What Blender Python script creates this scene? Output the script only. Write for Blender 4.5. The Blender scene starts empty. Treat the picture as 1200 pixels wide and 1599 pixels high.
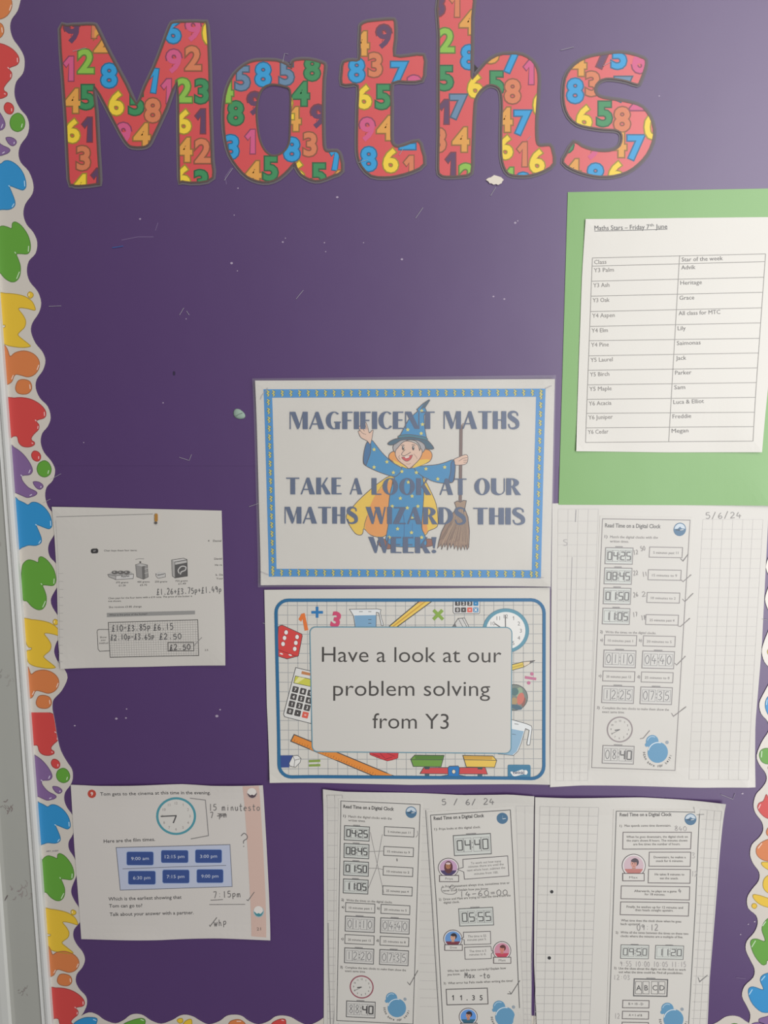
import bpy, math, random
import numpy as np
from mathutils import Euler, Vector
from mathutils.geometry import tessellate_polygon

# ------------------------------------------------------------------ camera
SC = bpy.context.scene
ROOT = SC.collection
ROT = Euler((math.radians(82), 0, math.radians(6))).to_matrix()
FWD = ROT @ Vector((0, 0, -1))
CAM = Vector((0, 0, 1.5)) - 0.774 * FWD
cd = bpy.data.cameras.new('camera')
cd.sensor_fit = 'VERTICAL'; cd.sensor_height = 36.0; cd.lens = 36.0 * 1200 / 1599
cd.clip_start = 0.01
cam = bpy.data.objects.new('camera', cd)
cam.location = CAM; cam.rotation_euler = Euler((math.radians(82), 0, math.radians(6)))
ROOT.objects.link(cam); SC.camera = cam

# ------------------------------------------------------------------ light
w = bpy.data.worlds.new('room_light'); SC.world = w; w.use_nodes = True
w.node_tree.nodes['Background'].inputs[0].default_value = (0.98, 0.98, 1.0, 1)
w.node_tree.nodes['Background'].inputs[1].default_value = 0.115

def area(name, loc, target, sx, sy, power, col):
    l = bpy.data.lights.new(name, 'AREA'); l.shape = 'RECTANGLE'; l.size = sx; l.size_y = sy
    l.energy = power; l.color = col
    o = bpy.data.objects.new(name, l); ROOT.objects.link(o)
    o.location = loc
    o.rotation_euler = (Vector(target) - Vector(loc)).to_track_quat('-Z', 'Y').to_euler()
    return o
area('window_light', (1.05, -1.5, 1.70), (0.38, 0, 1.55), 1.0, 2.3, 39, (0.985, 0.985, 1.0))
area('ceiling_light', (-0.2, -1.2, 3.1), (0, 0, 1.5), 1.2, 0.6, 6, (1.0, 0.96, 0.90))

SC.view_settings.view_transform = 'Standard'
SC.view_settings.look = 'None'
SC.view_settings.gamma = 1.0
SC.view_settings.use_curve_mapping = False
SC.view_settings.exposure = 0.0

# ------------------------------------------------------------------ helpers
def P(px, py):
    """photo measurement -> point on the board plane (x, z), metres"""
    d = ROT @ Vector(((px - 600) / 1200, -(py - 799.5) / 1200, -1))
    q = CAM + d * (-CAM.y / d.y)
    return q.x, q.z

def lin(c):
    c = c / 255.0
    return c / 12.92 if c <= 0.04045 else ((c + 0.055) / 1.055) ** 2.4

MATS = {}
def mat(col, rough=0.5, spec=0.95, kind='ink'):
    key = (tuple(col), rough, spec, kind)
    if key in MATS: return MATS[key]
    m = bpy.data.materials.new('%s_%02x%02x%02x' % (kind, int(col[0]), int(col[1]), int(col[2])))
    m.use_nodes = True; nt = m.node_tree; b = nt.nodes['Principled BSDF']
    base = (lin(col[0]), lin(col[1]), lin(col[2]), 1)
    b.inputs['Base Color'].default_value = base
    b.inputs['Roughness'].default_value = rough
    b.inputs['Specular IOR Level'].default_value = spec
    if kind in ('backing', 'card'):
        b.inputs['Coat Weight'].default_value = 0.9; b.inputs['Coat Roughness'].default_value = 0.46
    if kind in ('paper', 'backing', 'frame', 'wallpaint'):
        tc = nt.nodes.new('ShaderNodeTexCoord')
        n = nt.nodes.new('ShaderNodeTexNoise'); n.inputs['Scale'].default_value = {'paper': 14, 'backing': 9, 'frame': 7, 'wallpaint': 6}[kind]
        n.inputs['Detail'].default_value = 4
        nt.links.new(tc.outputs['Object'], n.inputs['Vector'])
        mx = nt.nodes.new('ShaderNodeMix'); mx.data_type = 'RGBA'
        k = {'paper': 0.965, 'backing': 0.90, 'frame': 0.95, 'wallpaint': 0.93}[kind]
        mx.inputs['A'].default_value = (base[0] * k, base[1] * k, base[2] * k * 0.99, 1)
        mx.inputs['B'].default_value = base
        nt.links.new(n.outputs['Fac'], mx.inputs['Factor'])
        nt.links.new(mx.outputs['Result'], b.inputs['Base Color'])
        n2 = nt.nodes.new('ShaderNodeTexNoise'); n2.inputs['Scale'].default_value = 900; n2.inputs['Detail'].default_value = 3
        nt.links.new(tc.outputs['Object'], n2.inputs['Vector'])
        n3 = nt.nodes.new('ShaderNodeTexNoise'); n3.inputs['Scale'].default_value = 12; n3.inputs['Detail'].default_value = 2
        nt.links.new(tc.outputs['Object'], n3.inputs['Vector'])
        b2 = nt.nodes.new('ShaderNodeBump'); b2.inputs['Strength'].default_value = 0.25; b2.inputs['Distance'].default_value = 0.003
        b1 = nt.nodes.new('ShaderNodeBump'); b1.inputs['Strength'].default_value = 0.10; b1.inputs['Distance'].default_value = 0.0004
        nt.links.new(n3.outputs['Fac'], b2.inputs['Height'])
        nt.links.new(n2.outputs['Fac'], b1.inputs['Height'])
        nt.links.new(b2.outputs['Normal'], b1.inputs['Normal'])
        nt.links.new(b1.outputs['Normal'], b.inputs['Normal'])
    MATS[key] = m
    return m

def film_mat():
    m = bpy.data.materials.new('clear_laminate'); m.use_nodes = True; nt = m.node_tree
    nt.nodes.remove(nt.nodes['Principled BSDF']); out = nt.nodes['Material Output']
    tr = nt.nodes.new('ShaderNodeBsdfTransparent'); gl = nt.nodes.new('ShaderNodeBsdfGlossy')
    df = nt.nodes.new('ShaderNodeBsdfDiffuse'); df.inputs['Color'].default_value = (0.75, 0.73, 0.72, 1)
    gl.inputs['Roughness'].default_value = 0.38
    a = nt.nodes.new('ShaderNodeMixShader'); b = nt.nodes.new('ShaderNodeMixShader')
    a.inputs[0].default_value = 0.05
    nt.links.new(tr.outputs[0], a.inputs[1]); nt.links.new(df.outputs[0], a.inputs[2])
    b.inputs[0].default_value = 0.03; nt.links.new(a.outputs[0], b.inputs[1]); nt.links.new(gl.outputs[0], b.inputs[2])
    nt.links.new(b.outputs[0], out.inputs[0])
    return m
FILM = film_mat()

def Z(ox, oy, s, pts):
    return [(ox + x / s, oy + y / s) for x, y in pts]

def homography(src, dst):
    A = []; B = []
    for (x, y), (u, v) in zip(src, dst):
        A.append([x, y, 1, 0, 0, 0, -u * x, -u * y]); B.append(u)
        A.append([0, 0, 0, x, y, 1, -v * x, -v * y]); B.append(v)
    h = np.linalg.solve(np.array(A, float), np.array(B, float))
    def f(x, y):
        d = h[6] * x + h[7] * y + 1
        return (h[0] * x + h[1] * y + h[2]) / d, (h[3] * x + h[4] * y + h[5]) / d
    return f

def smooth(pts, n=4, closed=True):
    out = []; N = len(pts); rng = range(N if closed else N - 1)
    for i in rng:
        if closed: p0, p1, p2, p3 = pts[i - 1], pts[i], pts[(i + 1) % N], pts[(i + 2) % N]
        else: p0, p1, p2, p3 = pts[max(i - 1, 0)], pts[i], pts[i + 1], pts[min(i + 2, N - 1)]
        for k in range(n):
            t = k / n
            out.append(tuple(0.5 * (2 * p1[j] + (p2[j] - p0[j]) * t + (2 * p0[j] - 5 * p1[j] + 4 * p2[j] - p3[j]) * t * t
                             + (3 * p1[j] - p0[j] - 3 * p2[j] + p3[j]) * t ** 3) for j in (0, 1)))
    if not closed: out.append(tuple(pts[-1]))
    return out

def ellipse(cx, cy, rx, ry=None, a0=0, a1=360, n=32, rot=0):
    ry = rx if ry is None else ry; r = math.radians(rot); o = []
    full = abs(a1 - a0) >= 360
    for i in range(n if full else n + 1):
        a = math.radians(a0 + (a1 - a0) * i / n)
        x, y = rx * math.cos(a), ry * math.sin(a)
        o.append((cx + x * math.cos(r) - y * math.sin(r), cy + x * math.sin(r) + y * math.cos(r)))
    return o

def rrect(x0, y0, x1, y1, r, n=5):
    o = []
    for cx, cy, a in ((x1 - r, y0 + r, -90), (x1 - r, y1 - r, 0), (x0 + r, y1 - r, 90), (x0 + r, y0 + r, 180)):
        for i in range(n + 1):
            t = math.radians(a + 90 * i / n); o.append((cx + r * math.cos(t), cy + r * math.sin(t)))
    return o

GC = {}
def expand(pts, d):
    a = sum(pts[i][0] * pts[(i + 1) % len(pts)][1] - pts[(i + 1) % len(pts)][0] * pts[i][1] for i in range(len(pts)))
    sg = 1 if a > 0 else -1; out = []
    for i in range(len(pts)):
        p0, p1, p2 = pts[i - 1], pts[i], pts[(i + 1) % len(pts)]
        n1 = (p1[1] - p0[1], -(p1[0] - p0[0])); n2 = (p2[1] - p1[1], -(p2[0] - p1[0]))
        l1 = math.hypot(*n1) or 1; l2 = math.hypot(*n2) or 1
        nx, ny = n1[0] / l1 + n2[0] / l2, n1[1] / l1 + n2[1] / l2; l = math.hypot(nx, ny)
        if l < .4: l = 1; nx, ny = n1[0] / l1, n1[1] / l1
        out.append((p1[0] + sg * nx / l * d, p1[1] + sg * ny / l * d))
    return out

def glyphs(s, off=0.0, res=2):
    k = (s, off, res)
    if k in GC: return GC[k]
    if s == '1':       # a one with a flag, as the photo's numerals have
        o = expand([(.02, .50), (.17, .67), (.26, .68), (.26, 0), (.165, 0), (.165, .54), (.07, .43)], off)
        GC[k] = (o, [tuple(t) for t in tessellate_polygon([[Vector((x, y, 0)) for x, y in o]])]); return GC[k]
    c = bpy.data.curves.new('glyphs', 'FONT'); c.body = s; c.resolution_u = res; c.offset = off
    o = bpy.data.objects.new('glyphs', c)
    m = o.to_mesh(); m.calc_loop_triangles()
    v = [(p.co.x, p.co.y) for p in m.vertices]; f = [tuple(t.vertices) for t in m.loop_triangles]
    o.to_mesh_clear(); bpy.data.objects.remove(o); bpy.data.curves.remove(c)
    GC[k] = (v, f); return GC[k]

def clip_tri(tri, clip):
    out = list(tri); n = len(clip)
    for i in range(n):
        ax, ay = clip[i]; bx, by = clip[(i + 1) % n]; inp = out; out = []
        if not inp: return []
        f = lambda p: (bx - ax) * (p[1] - ay) - (by - ay) * (p[0] - ax)
        for j in range(len(inp)):
            p, q = inp[j - 1], inp[j]; fp, fq = f(p), f(q)
            if fq >= 0:
                if fp < 0:
                    t = fp / (fp - fq); out.append((p[0] + (q[0] - p[0]) * t, p[1] + (q[1] - p[1]) * t))
                out.append(q)
            elif fp >= 0:
                t = fp / (fp - fq); out.append((p[0] + (q[0] - p[0]) * t, p[1] + (q[1] - p[1]) * t))
    return out
def ccw(t):
    a = sum(t[i][0] * t[(i + 1) % len(t)][1] - t[(i + 1) % len(t)][0] * t[i][1] for i in range(len(t)))
    return list(t) if a > 0 else list(t)[::-1]

def put(o, parent=None, label=None, cat=None, group=None, kind=None):
    ROOT.objects.link(o)
    if parent: o.parent = parent
    if label: o['label'] = label
    if cat: o['category'] = cat
    if group: o['group'] = group
    if kind: o['kind'] = kind
    return o

class Sheet:
    """height profile of a sheet: base height off the board plus lifted corners / waves"""
    def __init__(s, h, lifts=(), waves=()):
        s.h = h * 0.001; s.lifts = lifts; s.waves = waves
    def y(s, px, py):
        v = s.h
        for cx, cy, R, H in s.lifts:
            d = math.hypot(px - cx, py - cy)
            if d < R: v += H * 0.001 * (1 - d / R) ** 2
        for y0, R, H, lam, ph in s.waves:     # wavy edge along the line y = y0
            d = abs(py - y0)
            if d < R: v += H * 0.001 * (1 - d / R) ** 2 * (0.5 + 0.5 * math.sin(px / lam + ph))
        return v

class Part:
    def __init__(s, name, sheet, parent=None, level=0.15, m=None, **tags):
        s.name = name; s.sh = sheet; s.parent = parent; s.lv = level; s.m = m
        s.v = []; s.f = []; s.mi = []; s.mats = []; s.tags = tags; s.clip = None; s.n = 0
    def nz(s, z):            # neighbouring ink layers never share a plane
        s.n += 1; return z + (s.n % 8) * 0.05
    def _mi(s, m):
        if m not in s.mats: s.mats.append(m)
        return s.mats.index(m)
    def xy(s, x, y): return s.m(x, y) if s.m else (x, y)
    def vert(s, x, y, z):
        px, py = s.xy(x, y); X, Zz = P(px, py)
        s.v.append((X, -(s.sh.y(px, py) + (s.lv + z * 0.03) * 0.001), Zz)); return len(s.v) - 1
    def face(s, pts, m, z):
        if s.clip is not None:
            bx0 = min(p[0] for p in pts); bx1 = max(p[0] for p in pts); by0 = min(p[1] for p in pts); by1 = max(p[1] for p in pts)
            for c, (x0, y0, x1, y1) in s.clip:
                if bx1 < x0 or bx0 > x1 or by1 < y0 or by0 > y1: continue
                r = clip_tri(pts, c)
                if len(r) >= 3:
                    s.f.append([s.vert(x, y, z) for x, y in r]); s.mi.append(s._mi(m))
            return
        s.f.append([s.vert(x, y, z) for x, y in pts]); s.mi.append(s._mi(m))
    def setclip(s, loops):
        pts = [p for l in loops for p in l]
        tr = tessellate_polygon([[Vector((x, y, 0)) for x, y in l] for l in loops])
        s.clip = []
        for t in tr:
            c = ccw([pts[i] for i in t]); xs = [p[0] for p in c]; ys = [p[1] for p in c]
            s.clip.append((c, (min(xs), min(ys), max(xs), max(ys))))
        return s
    def fill(s, pts, col, z=1, holes=(), **k):
        m = col if isinstance(col, bpy.types.Material) else mat(col, **k)
        loops = [list(pts)] + [list(h) for h in holes]
        flat = [p for l in loops for p in l]; z = s.nz(z)
        for t in tessellate_polygon([[Vector((x, y, 0)) for x, y in l] for l in loops]):
            s.face([flat[i] for i in t], m, z)
        return s
    def stroke(s, pts, wd, col, z=2, closed=False, step=14, **k):
        m = col if isinstance(col, bpy.types.Material) else mat(col, **k)
        pts = [tuple(p) for p in pts]; z = s.nz(z)
        if closed: pts = pts + [pts[0]]
        q = [pts[0]]
        for a, b in zip(pts, pts[1:]):
            L = math.hypot(b[0] - a[0], b[1] - a[1])
            if L < 1e-6: continue
            n = max(1, int(L / step))
            for i in range(1, n + 1): q.append((a[0] + (b[0] - a[0]) * i / n, a[1] + (b[1] - a[1]) * i / n))
        N = len(q)
        if N < 2: return s
        L = []; R = []
        for i in range(N):
            if closed and i in (0, N - 1): a, b = q[N - 2], q[1]
            else: a, b = q[max(i - 1, 0)], q[min(i + 1, N - 1)]
            if 0 < i < N - 1 or closed:
                p0 = q[i - 1] if i > 0 else q[N - 2]; p1 = q[i + 1] if i < N - 1 else q[1]
                d1 = (q[i][0] - p0[0], q[i][1] - p0[1]); d2 = (p1[0] - q[i][0], p1[1] - q[i][1])
                l1 = math.hypot(*d1) or 1; l2 = math.hypot(*d2) or 1
                n1 = (-d1[1] / l1, d1[0] / l1); n2 = (-d2[1] / l2, d2[0] / l2)
                nx, ny = n1[0] + n2[0], n1[1] + n2[1]; ln = math.hypot(nx, ny)
                if ln < 0.5: nx, ny = n1; ln = 1; sc = 1
                else: sc = min(2.0, 2.0 / ln)
                nx, ny = nx / ln * sc, ny / ln * sc
            else:
                dx, dy = b[0] - a[0], b[1] - a[1]; l = math.hypot(dx, dy) or 1; nx, ny = -dy / l, dx / l
            L.append((q[i][0] + nx * wd / 2, q[i][1] + ny * wd / 2)); R.append((q[i][0] - nx * wd / 2, q[i][1] - ny * wd / 2))
        if s.clip is not None:
            for i in range(N - 1): s.face(ccw([L[i], L[i + 1], R[i + 1], R[i]]), m, z)
        else:
            li = [s.vert(x, y, z) for x, y in L]; ri = [s.vert(x, y, z) for x, y in R]; k_ = s._mi(m)
            for i in range(N - 1): s.f.append([li[i], li[i + 1], ri[i + 1], ri[i]]); s.mi.append(k_)
        return s
    def box(s, x0, y0, x1, y1, wd, col, z=2): return s.stroke([(x0, y0), (x1, y0), (x1, y1), (x0, y1)], wd, col, z, closed=True)
    def line(s, x0, y0, x1, y1, wd, col, z=2): return s.stroke([(x0, y0), (x1, y1)], wd, col, z)
    def dot(s, cx, cy, r, col, z=2, n=12, ry=None): return s.fill(ellipse(cx, cy, r, ry, n=n), col, z)
    def text(s, st, x0, y0, x1, y1, size, col, z=3, off=0.0, slant=0.0, res=2):
        """lettering fitted between (x0,y0) and (x1,y1) on its baseline; size = cap height"""
        v, f = glyphs(st, off, res)
        if not v: return s
        a = min(p[0] for p in v); b = max(p[0] for p in v); wd = b - a or 1
        L = math.hypot(x1 - x0, y1 - y0); ux, uy = (x1 - x0) / L, (y1 - y0) / L; kx = L / wd; ky = size / 0.682
        m = mat(col)
        for t in f:
            q = []
            for i in t:
                X = (v[i][0] - a) * kx; Y = v[i][1] * ky; X += Y * slant
                q.append((x0 + ux * X + uy * Y, y0 + uy * X - ux * Y))
            s.face(ccw(q) if s.clip is not None else q, m, z)
        return s
    def glyph(s, ch, cx, cy, h, col, z=3, off=0.03, rot=0, outline=None):
        r = math.radians(rot)
        for o_, c_, zz in (((off + 0.045, outline, z - 0.5), (off, col, z)) if outline else ((off, col, z),)):
            v, f = glyphs(ch, o_, 3)
            v0, _ = glyphs(ch, off, 3)
            ax = (min(p[0] for p in v0) + max(p[0] for p in v0)) / 2; ay = (min(p[1] for p in v0) + max(p[1] for p in v0)) / 2
            k = h / (max(p[1] for p in v0) - min(p[1] for p in v0)); m = mat(c_)
            for t in f:
                q = []
                for i in t:
                    X = (v[i][0] - ax) * k; Y = -(v[i][1] - ay) * k
                    q.append((cx + X * math.cos(r) - Y * math.sin(r), cy + X * math.sin(r) + Y * math.cos(r)))
                s.face(ccw(q), m, zz)
        return s
    def lines(s, rows, size, col, off=0.0):
        for st, x0, y0, x1, y1 in rows: s.text(st, x0, y0, x1, y1, size, col, off=off)
        return s
    def build(s):
        me = bpy.data.meshes.new(s.name); me.from_pydata(s.v, [], s.f)
        for m in s.mats: me.materials.append(m)
        me.polygons.foreach_set('material_index', s.mi); me.update()
        # turn every face towards the room
        bad = [p for p in me.polygons if p.normal.y > 0]
        if bad:
            import bmesh
            bm = bmesh.new(); bm.from_mesh(me); bm.faces.ensure_lookup_table()
            bmesh.ops.reverse_faces(bm, faces=[bm.faces[p.index] for p in bad]); bm.to_mesh(me); bm.free()
        o = bpy.data.objects.new(s.name, me)
        return put(o, s.parent, **s.tags)

def slab(name, outline_fn, sheet, col, nx=24, ny=24, thick=0.25, parent=None, kind_='paper', rough=0.5, spec=0.8, m=None, **tags):
    """a real sheet: outline_fn(u, v) -> photo position, built as a grid with a thickness"""
    V = []; F = []
    for back in (0, 1):
        for j in range(ny + 1):
            for i in range(nx + 1):
                px, py = outline_fn(i / nx, j / ny); X, Zz = P(px, py)
                V.append((X, -(sheet.y(px, py) - back * thick * 0.001), Zz))
    n1 = (nx + 1) * (ny + 1); idx = lambda i, j, b=0: b * n1 + j * (nx + 1) + i
    for j in range(ny):
        for i in range(nx):
            F.append([idx(i, j), idx(i, j + 1), idx(i + 1, j + 1), idx(i + 1, j)])
            F.append([idx(i, j, 1), idx(i + 1, j, 1), idx(i + 1, j + 1, 1), idx(i, j + 1, 1)])
    for i in range(nx):
        F.append([idx(i, 0), idx(i + 1, 0), idx(i + 1, 0, 1), idx(i, 0, 1)])
        F.append([idx(i, ny), idx(i, ny, 1), idx(i + 1, ny, 1), idx(i + 1, ny)])
    for j in range(ny):
        F.append([idx(0, j), idx(0, j, 1), idx(0, j + 1, 1), idx(0, j + 1)])
        F.append([idx(nx, j), idx(nx, j + 1), idx(nx, j + 1, 1), idx(nx, j, 1)])
    me = bpy.data.meshes.new(name); me.from_pydata(V, [], F); me.materials.append(m or mat(col, rough, spec, kind_)); me.update()
    return put(bpy.data.objects.new(name, me), parent, **tags)

def edgefn(top, right, bottom, left):
    """Coons patch from four polylines (top/bottom left->right, left/right top->bottom)"""
    def at(pl, t, ax):
        xs = [p[ax] for p in pl]; v = xs[0] + (xs[-1] - xs[0]) * t
        for a, b in zip(pl, pl[1:]):
            if a[ax] <= v <= b[ax] or b is pl[-1]:
                k = (v - a[ax]) / ((b[ax] - a[ax]) or 1); return (a[0] + (b[0] - a[0]) * k, a[1] + (b[1] - a[1]) * k)
    tl, tr, br, bl = top[0], top[-1], bottom[-1], bottom[0]
    def f(u, v):
        T = at(top, u, 0); B = at(bottom, u, 0); L = at(left, v, 1); R = at(right, v, 1)
        return tuple((1 - v) * T[k] + v * B[k] + (1 - u) * L[k] + u * R[k]
                     - ((1 - u) * (1 - v) * tl[k] + u * (1 - v) * tr[k] + u * v * br[k] + (1 - u) * v * bl[k]) for k in (0, 1))
    return f
def quad(tl, tr, br, bl): return edgefn([tl, tr], [tr, br], [bl, br], [tl, bl])

def plate(name, outline, sheet, col, thick=0.3, holes=(), parent=None, rough=0.45, spec=1.0, m=None, level=0.0, **tags):
    """flat cut-out with its own edge thickness"""
    loops = [list(outline)] + [list(h) for h in holes]; V = []; F = []
    flat = [p for l in loops for p in l]; n = len(flat)
    for b in (0, 1):
        for x, y in flat:
            X, Zz = P(x, y); V.append((X, -(sheet.y(x, y) + level * 0.001 - b * thick * 0.001), Zz))
    for t in tessellate_polygon([[Vector((x, y, 0)) for x, y in l] for l in loops]):
        F.append(list(t)); F.append([i + n for i in t][::-1])
    o = 0
    for l in loops:
        for i in range(len(l)):
            a, b = o + i, o + (i + 1) % len(l); F.append([a, b, b + n, a + n])
        o += len(l)
    me = bpy.data.meshes.new(name); me.from_pydata(V, [], F); me.materials.append(m or mat(col, rough, spec, 'card'))
    import bmesh
    bm = bmesh.new(); bm.from_mesh(me); bmesh.ops.recalc_face_normals(bm, faces=bm.faces); bm.to_mesh(me); bm.free()
    return put(bpy.data.objects.new(name, me), parent, **tags)

# pencil handwriting alphabet, unit box, y down
HW = {
 '0': [[(.5, 0), (.15, .25), (.1, .65), (.4, 1), (.75, .8), (.8, .3), (.5, 0)]],
 '1': [[(.45, 0), (.45, 1)]], '2': [[(.1, .2), (.4, 0), (.7, .2), (.6, .5), (.1, 1), (.8, .95)]],
 '3': [[(.1, .1), (.5, 0), (.7, .2), (.35, .45), (.75, .7), (.5, 1), (.1, .92)]],
 '4': [[(.4, 0), (.1, .6), (.85, .6)], [(.6, .35), (.55, 1)]],
 '5': [[(.75, .02), (.25, .04), (.2, .42), (.6, .4), (.8, .7), (.5, 1), (.1, .92)]],
 '6': [[(.6, 0), (.25, .35), (.12, .75), (.4, 1), (.75, .8), (.55, .52), (.18, .68)]],
 '7': [[(.1, .05), (.75, .05), (.35, 1)]], '8': [[(.5, .45), (.2, .2), (.5, 0), (.75, .2), (.2, .75), (.5, 1), (.8, .75), (.5, .45)]],
 '9': [[(.7, .25), (.4, .05), (.15, .3), (.45, .5), (.7, .25), (.65, 1)]],
 '/': [[(.7, -.05), (.1, 1.1)]], ':': [[(.4, .3), (.45, .36)], [(.4, .75), (.45, .82)]], '.': [[(.36, .84), (.52, 1.0)]],
 '-': [[(.1, .55), (.8, .5)]], '+': [[(.1, .5), (.8, .5)], [(.45, .2), (.45, .8)]], '=': [[(.1, .4), (.8, .38)], [(.1, .65), (.8, .62)]],
 '£': [[(.75, .15), (.5, 0), (.35, .2), (.4, .7), (.1, 1), (.8, .95)], [(.15, .5), (.65, .48)], [(.15, .65), (.65, .63)]],
 '?': [[(.1, .2), (.45, 0), (.8, .2), (.75, .4), (.4, .55), (.38, .75)], [(.38, .92), (.42, .98)]],
 'p': [[(.2, .35), (.2, 1.25)], [(.2, .45), (.6, .35), (.75, .6), (.5, .85), (.2, .8)]],
 'm': [[(.1, .4), (.1, 1)], [(.1, .5), (.35, .4), (.42, 1)], [(.42, .5), (.7, .4), (.8, 1)]],
 'i': [[(.45, .4), (.45, 1)], [(.43, .15), (.47, .2)]], 'n': [[(.2, .4), (.2, 1)], [(.2, .55), (.55, .4), (.7, 1)]],
 'u': [[(.15, .4), (.2, .9), (.5, 1), (.7, .8), (.7, .4)], [(.7, .4), (.75, 1)]], 't': [[(.4, 0), (.4, .95), (.7, .95)], [(.1, .35), (.75, .35)]],
 'e': [[(.15, .68), (.75, .62), (.5, .4), (.2, .55), (.2, .9), (.7, .95)]], 's': [[(.7, .42), (.3, .45), (.3, .65), (.7, .75), (.6, 1), (.15, .95)]],
 'S': [[(.7, .1), (.3, .1), (.2, .35), (.7, .6), (.6, .95), (.15, .95)]],
 'o': [[(.45, .4), (.15, .6), (.3, .97), (.7, .9), (.75, .55), (.45, .4)]], 'h': [[(.2, 0), (.2, 1)], [(.2, .6), (.5, .42), (.7, 1)]],
 'w': [[(.05, .4), (.25, 1), (.45, .5), (.6, 1), (.85, .4)]], 'a': [[(.7, .45), (.3, .4), (.15, .8), (.45, 1), (.7, .7)], [(.7, .4), (.75, 1)]],
 'l': [[(.4, 0), (.4, 1)]], 'M': [[(.1, 1), (.15, .05), (.45, .6), (.75, .05), (.8, 1)]], 'H': [[(.15, 0), (.15, 1)], [(.75, 0), (.75, 1)], [(.15, .5), (.75, .5)]],
 'x': [[(.1, .4), (.75, 1)], [(.7, .4), (.1, 1)]], ' ': []}
def hand(pt, s, x0, y0, x1, y1, h, col=(105, 103, 102), wd=1.0, seed=1, z=4):
    """pencil writing from (x0,y0) to (x1,y1) along its baseline"""
    rnd = random.Random(seed); L = math.hypot(x1 - x0, y1 - y0); ux, uy = (x1 - x0) / L, (y1 - y0) / L; cw = L / len(s)
    for i, ch in enumerate(s):
        j = rnd.uniform(-.05, .05) * h; k = rnd.uniform(.92, 1.08)
        for st in HW.get(ch, []):
            q = [(x * cw * .92 + i * cw, (y - 1) * h * k + j) for x, y in st]
            q = [(x0 + ux * x - uy * y, y0 + uy * x + ux * y) for x, y in q]
            if len(q) > 2: q = smooth(q, 3, False)
            pt.stroke(q, wd, col, z)
def tick(pt, pts, col=(125, 122, 122), wd=1.0, z=4): pt.stroke(pts, wd, col, z)

SEG = {'0': 'abcdef', '1': 'bc', '2': 'abged', '3': 'abgcd', '4': 'fgbc', '5': 'afgcd', '6': 'afgedc', '7': 'abc', '8': 'abcdefg', '9': 'abcfg'}
def seven(pt, ch, x0, y0, x1, y1, wd, col, z=4):
    ym = (y0 + y1) / 2
    S = {'a': ((x0, y0), (x1, y0)), 'b': ((x1, y0), (x1, ym)), 'c': ((x1, ym), (x1, y1)), 'd': ((x0, y1), (x1, y1)),
         'e': ((x0, ym), (x0, y1)), 'f': ((x0, y0), (x0, ym)), 'g': ((x0, ym), (x1, ym))}
    for k in SEG[ch]: pt.line(*S[k][0], *S[k][1], wd, col, z)

INK = (62, 60, 60); SOFT = (104, 101, 100); PENCIL = (120, 118, 118); LCD = (206, 208, 200)
def clock_display(pt, x0, y0, x1, y1, digits, ink=INK, frame=(88, 86, 86), hw=None, wd=1.5):
    """printed digital clock; digits: four characters, blank boxes where hw gives pencil digits"""
    W = x1 - x0; H = y1 - y0
    pt.fill([(x0, y0), (x1, y0), (x1, y1), (x0, y1)], LCD if hw is None else (208, 205, 198), 1)
    pt.box(x0, y0, x1, y1, 1.2, frame, 3)
    pt.line(x0 + W * .35, y0 - 1.5, x0 + W * .62, y0 - 1.5, 1.2, (140, 137, 135), 3)
    cw = W * .205; xs = [x0 + W * .055, x0 + W * .27, x0 + W * .53, x0 + W * .745]
    for i, ch in enumerate(digits):
        a = xs[i]
        pt.box(a, y0 + H * .16, a + cw, y1 - H * .16, .55, (135, 132, 130), 2)
        if ch == ' ':
            if hw and i < len(hw) and hw[i] != ' ': hand(pt, hw[i], a + cw * .12, y1 - H * .24, a + cw, y1 - H * .24, H * .48, PENCIL, .9, z=5)
        else: seven(pt, ch, a + cw * .2, y0 + H * .26, a + cw * .85, y1 - H * .26, wd, ink)
    pt.dot(x0 + W * .505, y0 + H * .4, .7, ink, 4, 8); pt.dot(x0 + W * .505, y0 + H * .62, .7, ink, 4, 8)

def text_box(pt, x0, y0, x1, y1, rows, size, frame=(108, 104, 104), ink=SOFT, dy=0.0, wd=1.0):
    """rows: (string, fraction of the width, position down the box)"""
    pt.box(x0, y0, x1, y1, wd, frame, 3) if dy == 0 else pt.stroke([(x0, y0), (x1, y0 + dy), (x1, y1 + dy), (x0, y1)], wd, frame, 3, closed=True)
    for st, fr, fy in rows:
        a = x0 + (x1 - x0) * (1 - fr) / 2; b = x1 - (x1 - x0) * (1 - fr) / 2; y = y0 + (y1 - y0) * fy
        pt.text(st, a, y + dy * (1 - fr) / 2, b, y + dy * (1 + fr) / 2, size, ink)

# ================================================================== setting
PURPLE = (75, 38, 102)
FLAT = Sheet(0)
wall = slab('wall_back', quad((-500, -300), (1900, -300), (1900, 1950), (-500, 1950)), Sheet(-0.6), (150, 148, 145), 2, 2, 12.0,
            kind_='wallpaint', kind='structure')
bm_ = mat(PURPLE, 0.52, 1.0, 'backing')
slab('backing_paper', quad((-300, -200), (1700, -200), (1700, 730), (-300, 726)), Sheet(0.12), PURPLE, 60, 24, 0.3, wall, m=bm_,
     label='purple backing paper, upper length')
slab('backing_paper', quad((-300, 722), (1700, 722), (1700, 1850), (-300, 1850)), Sheet(-0.2), PURPLE, 60, 24, 0.3, wall, m=bm_,
     label='purple backing paper, lower length')
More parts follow.
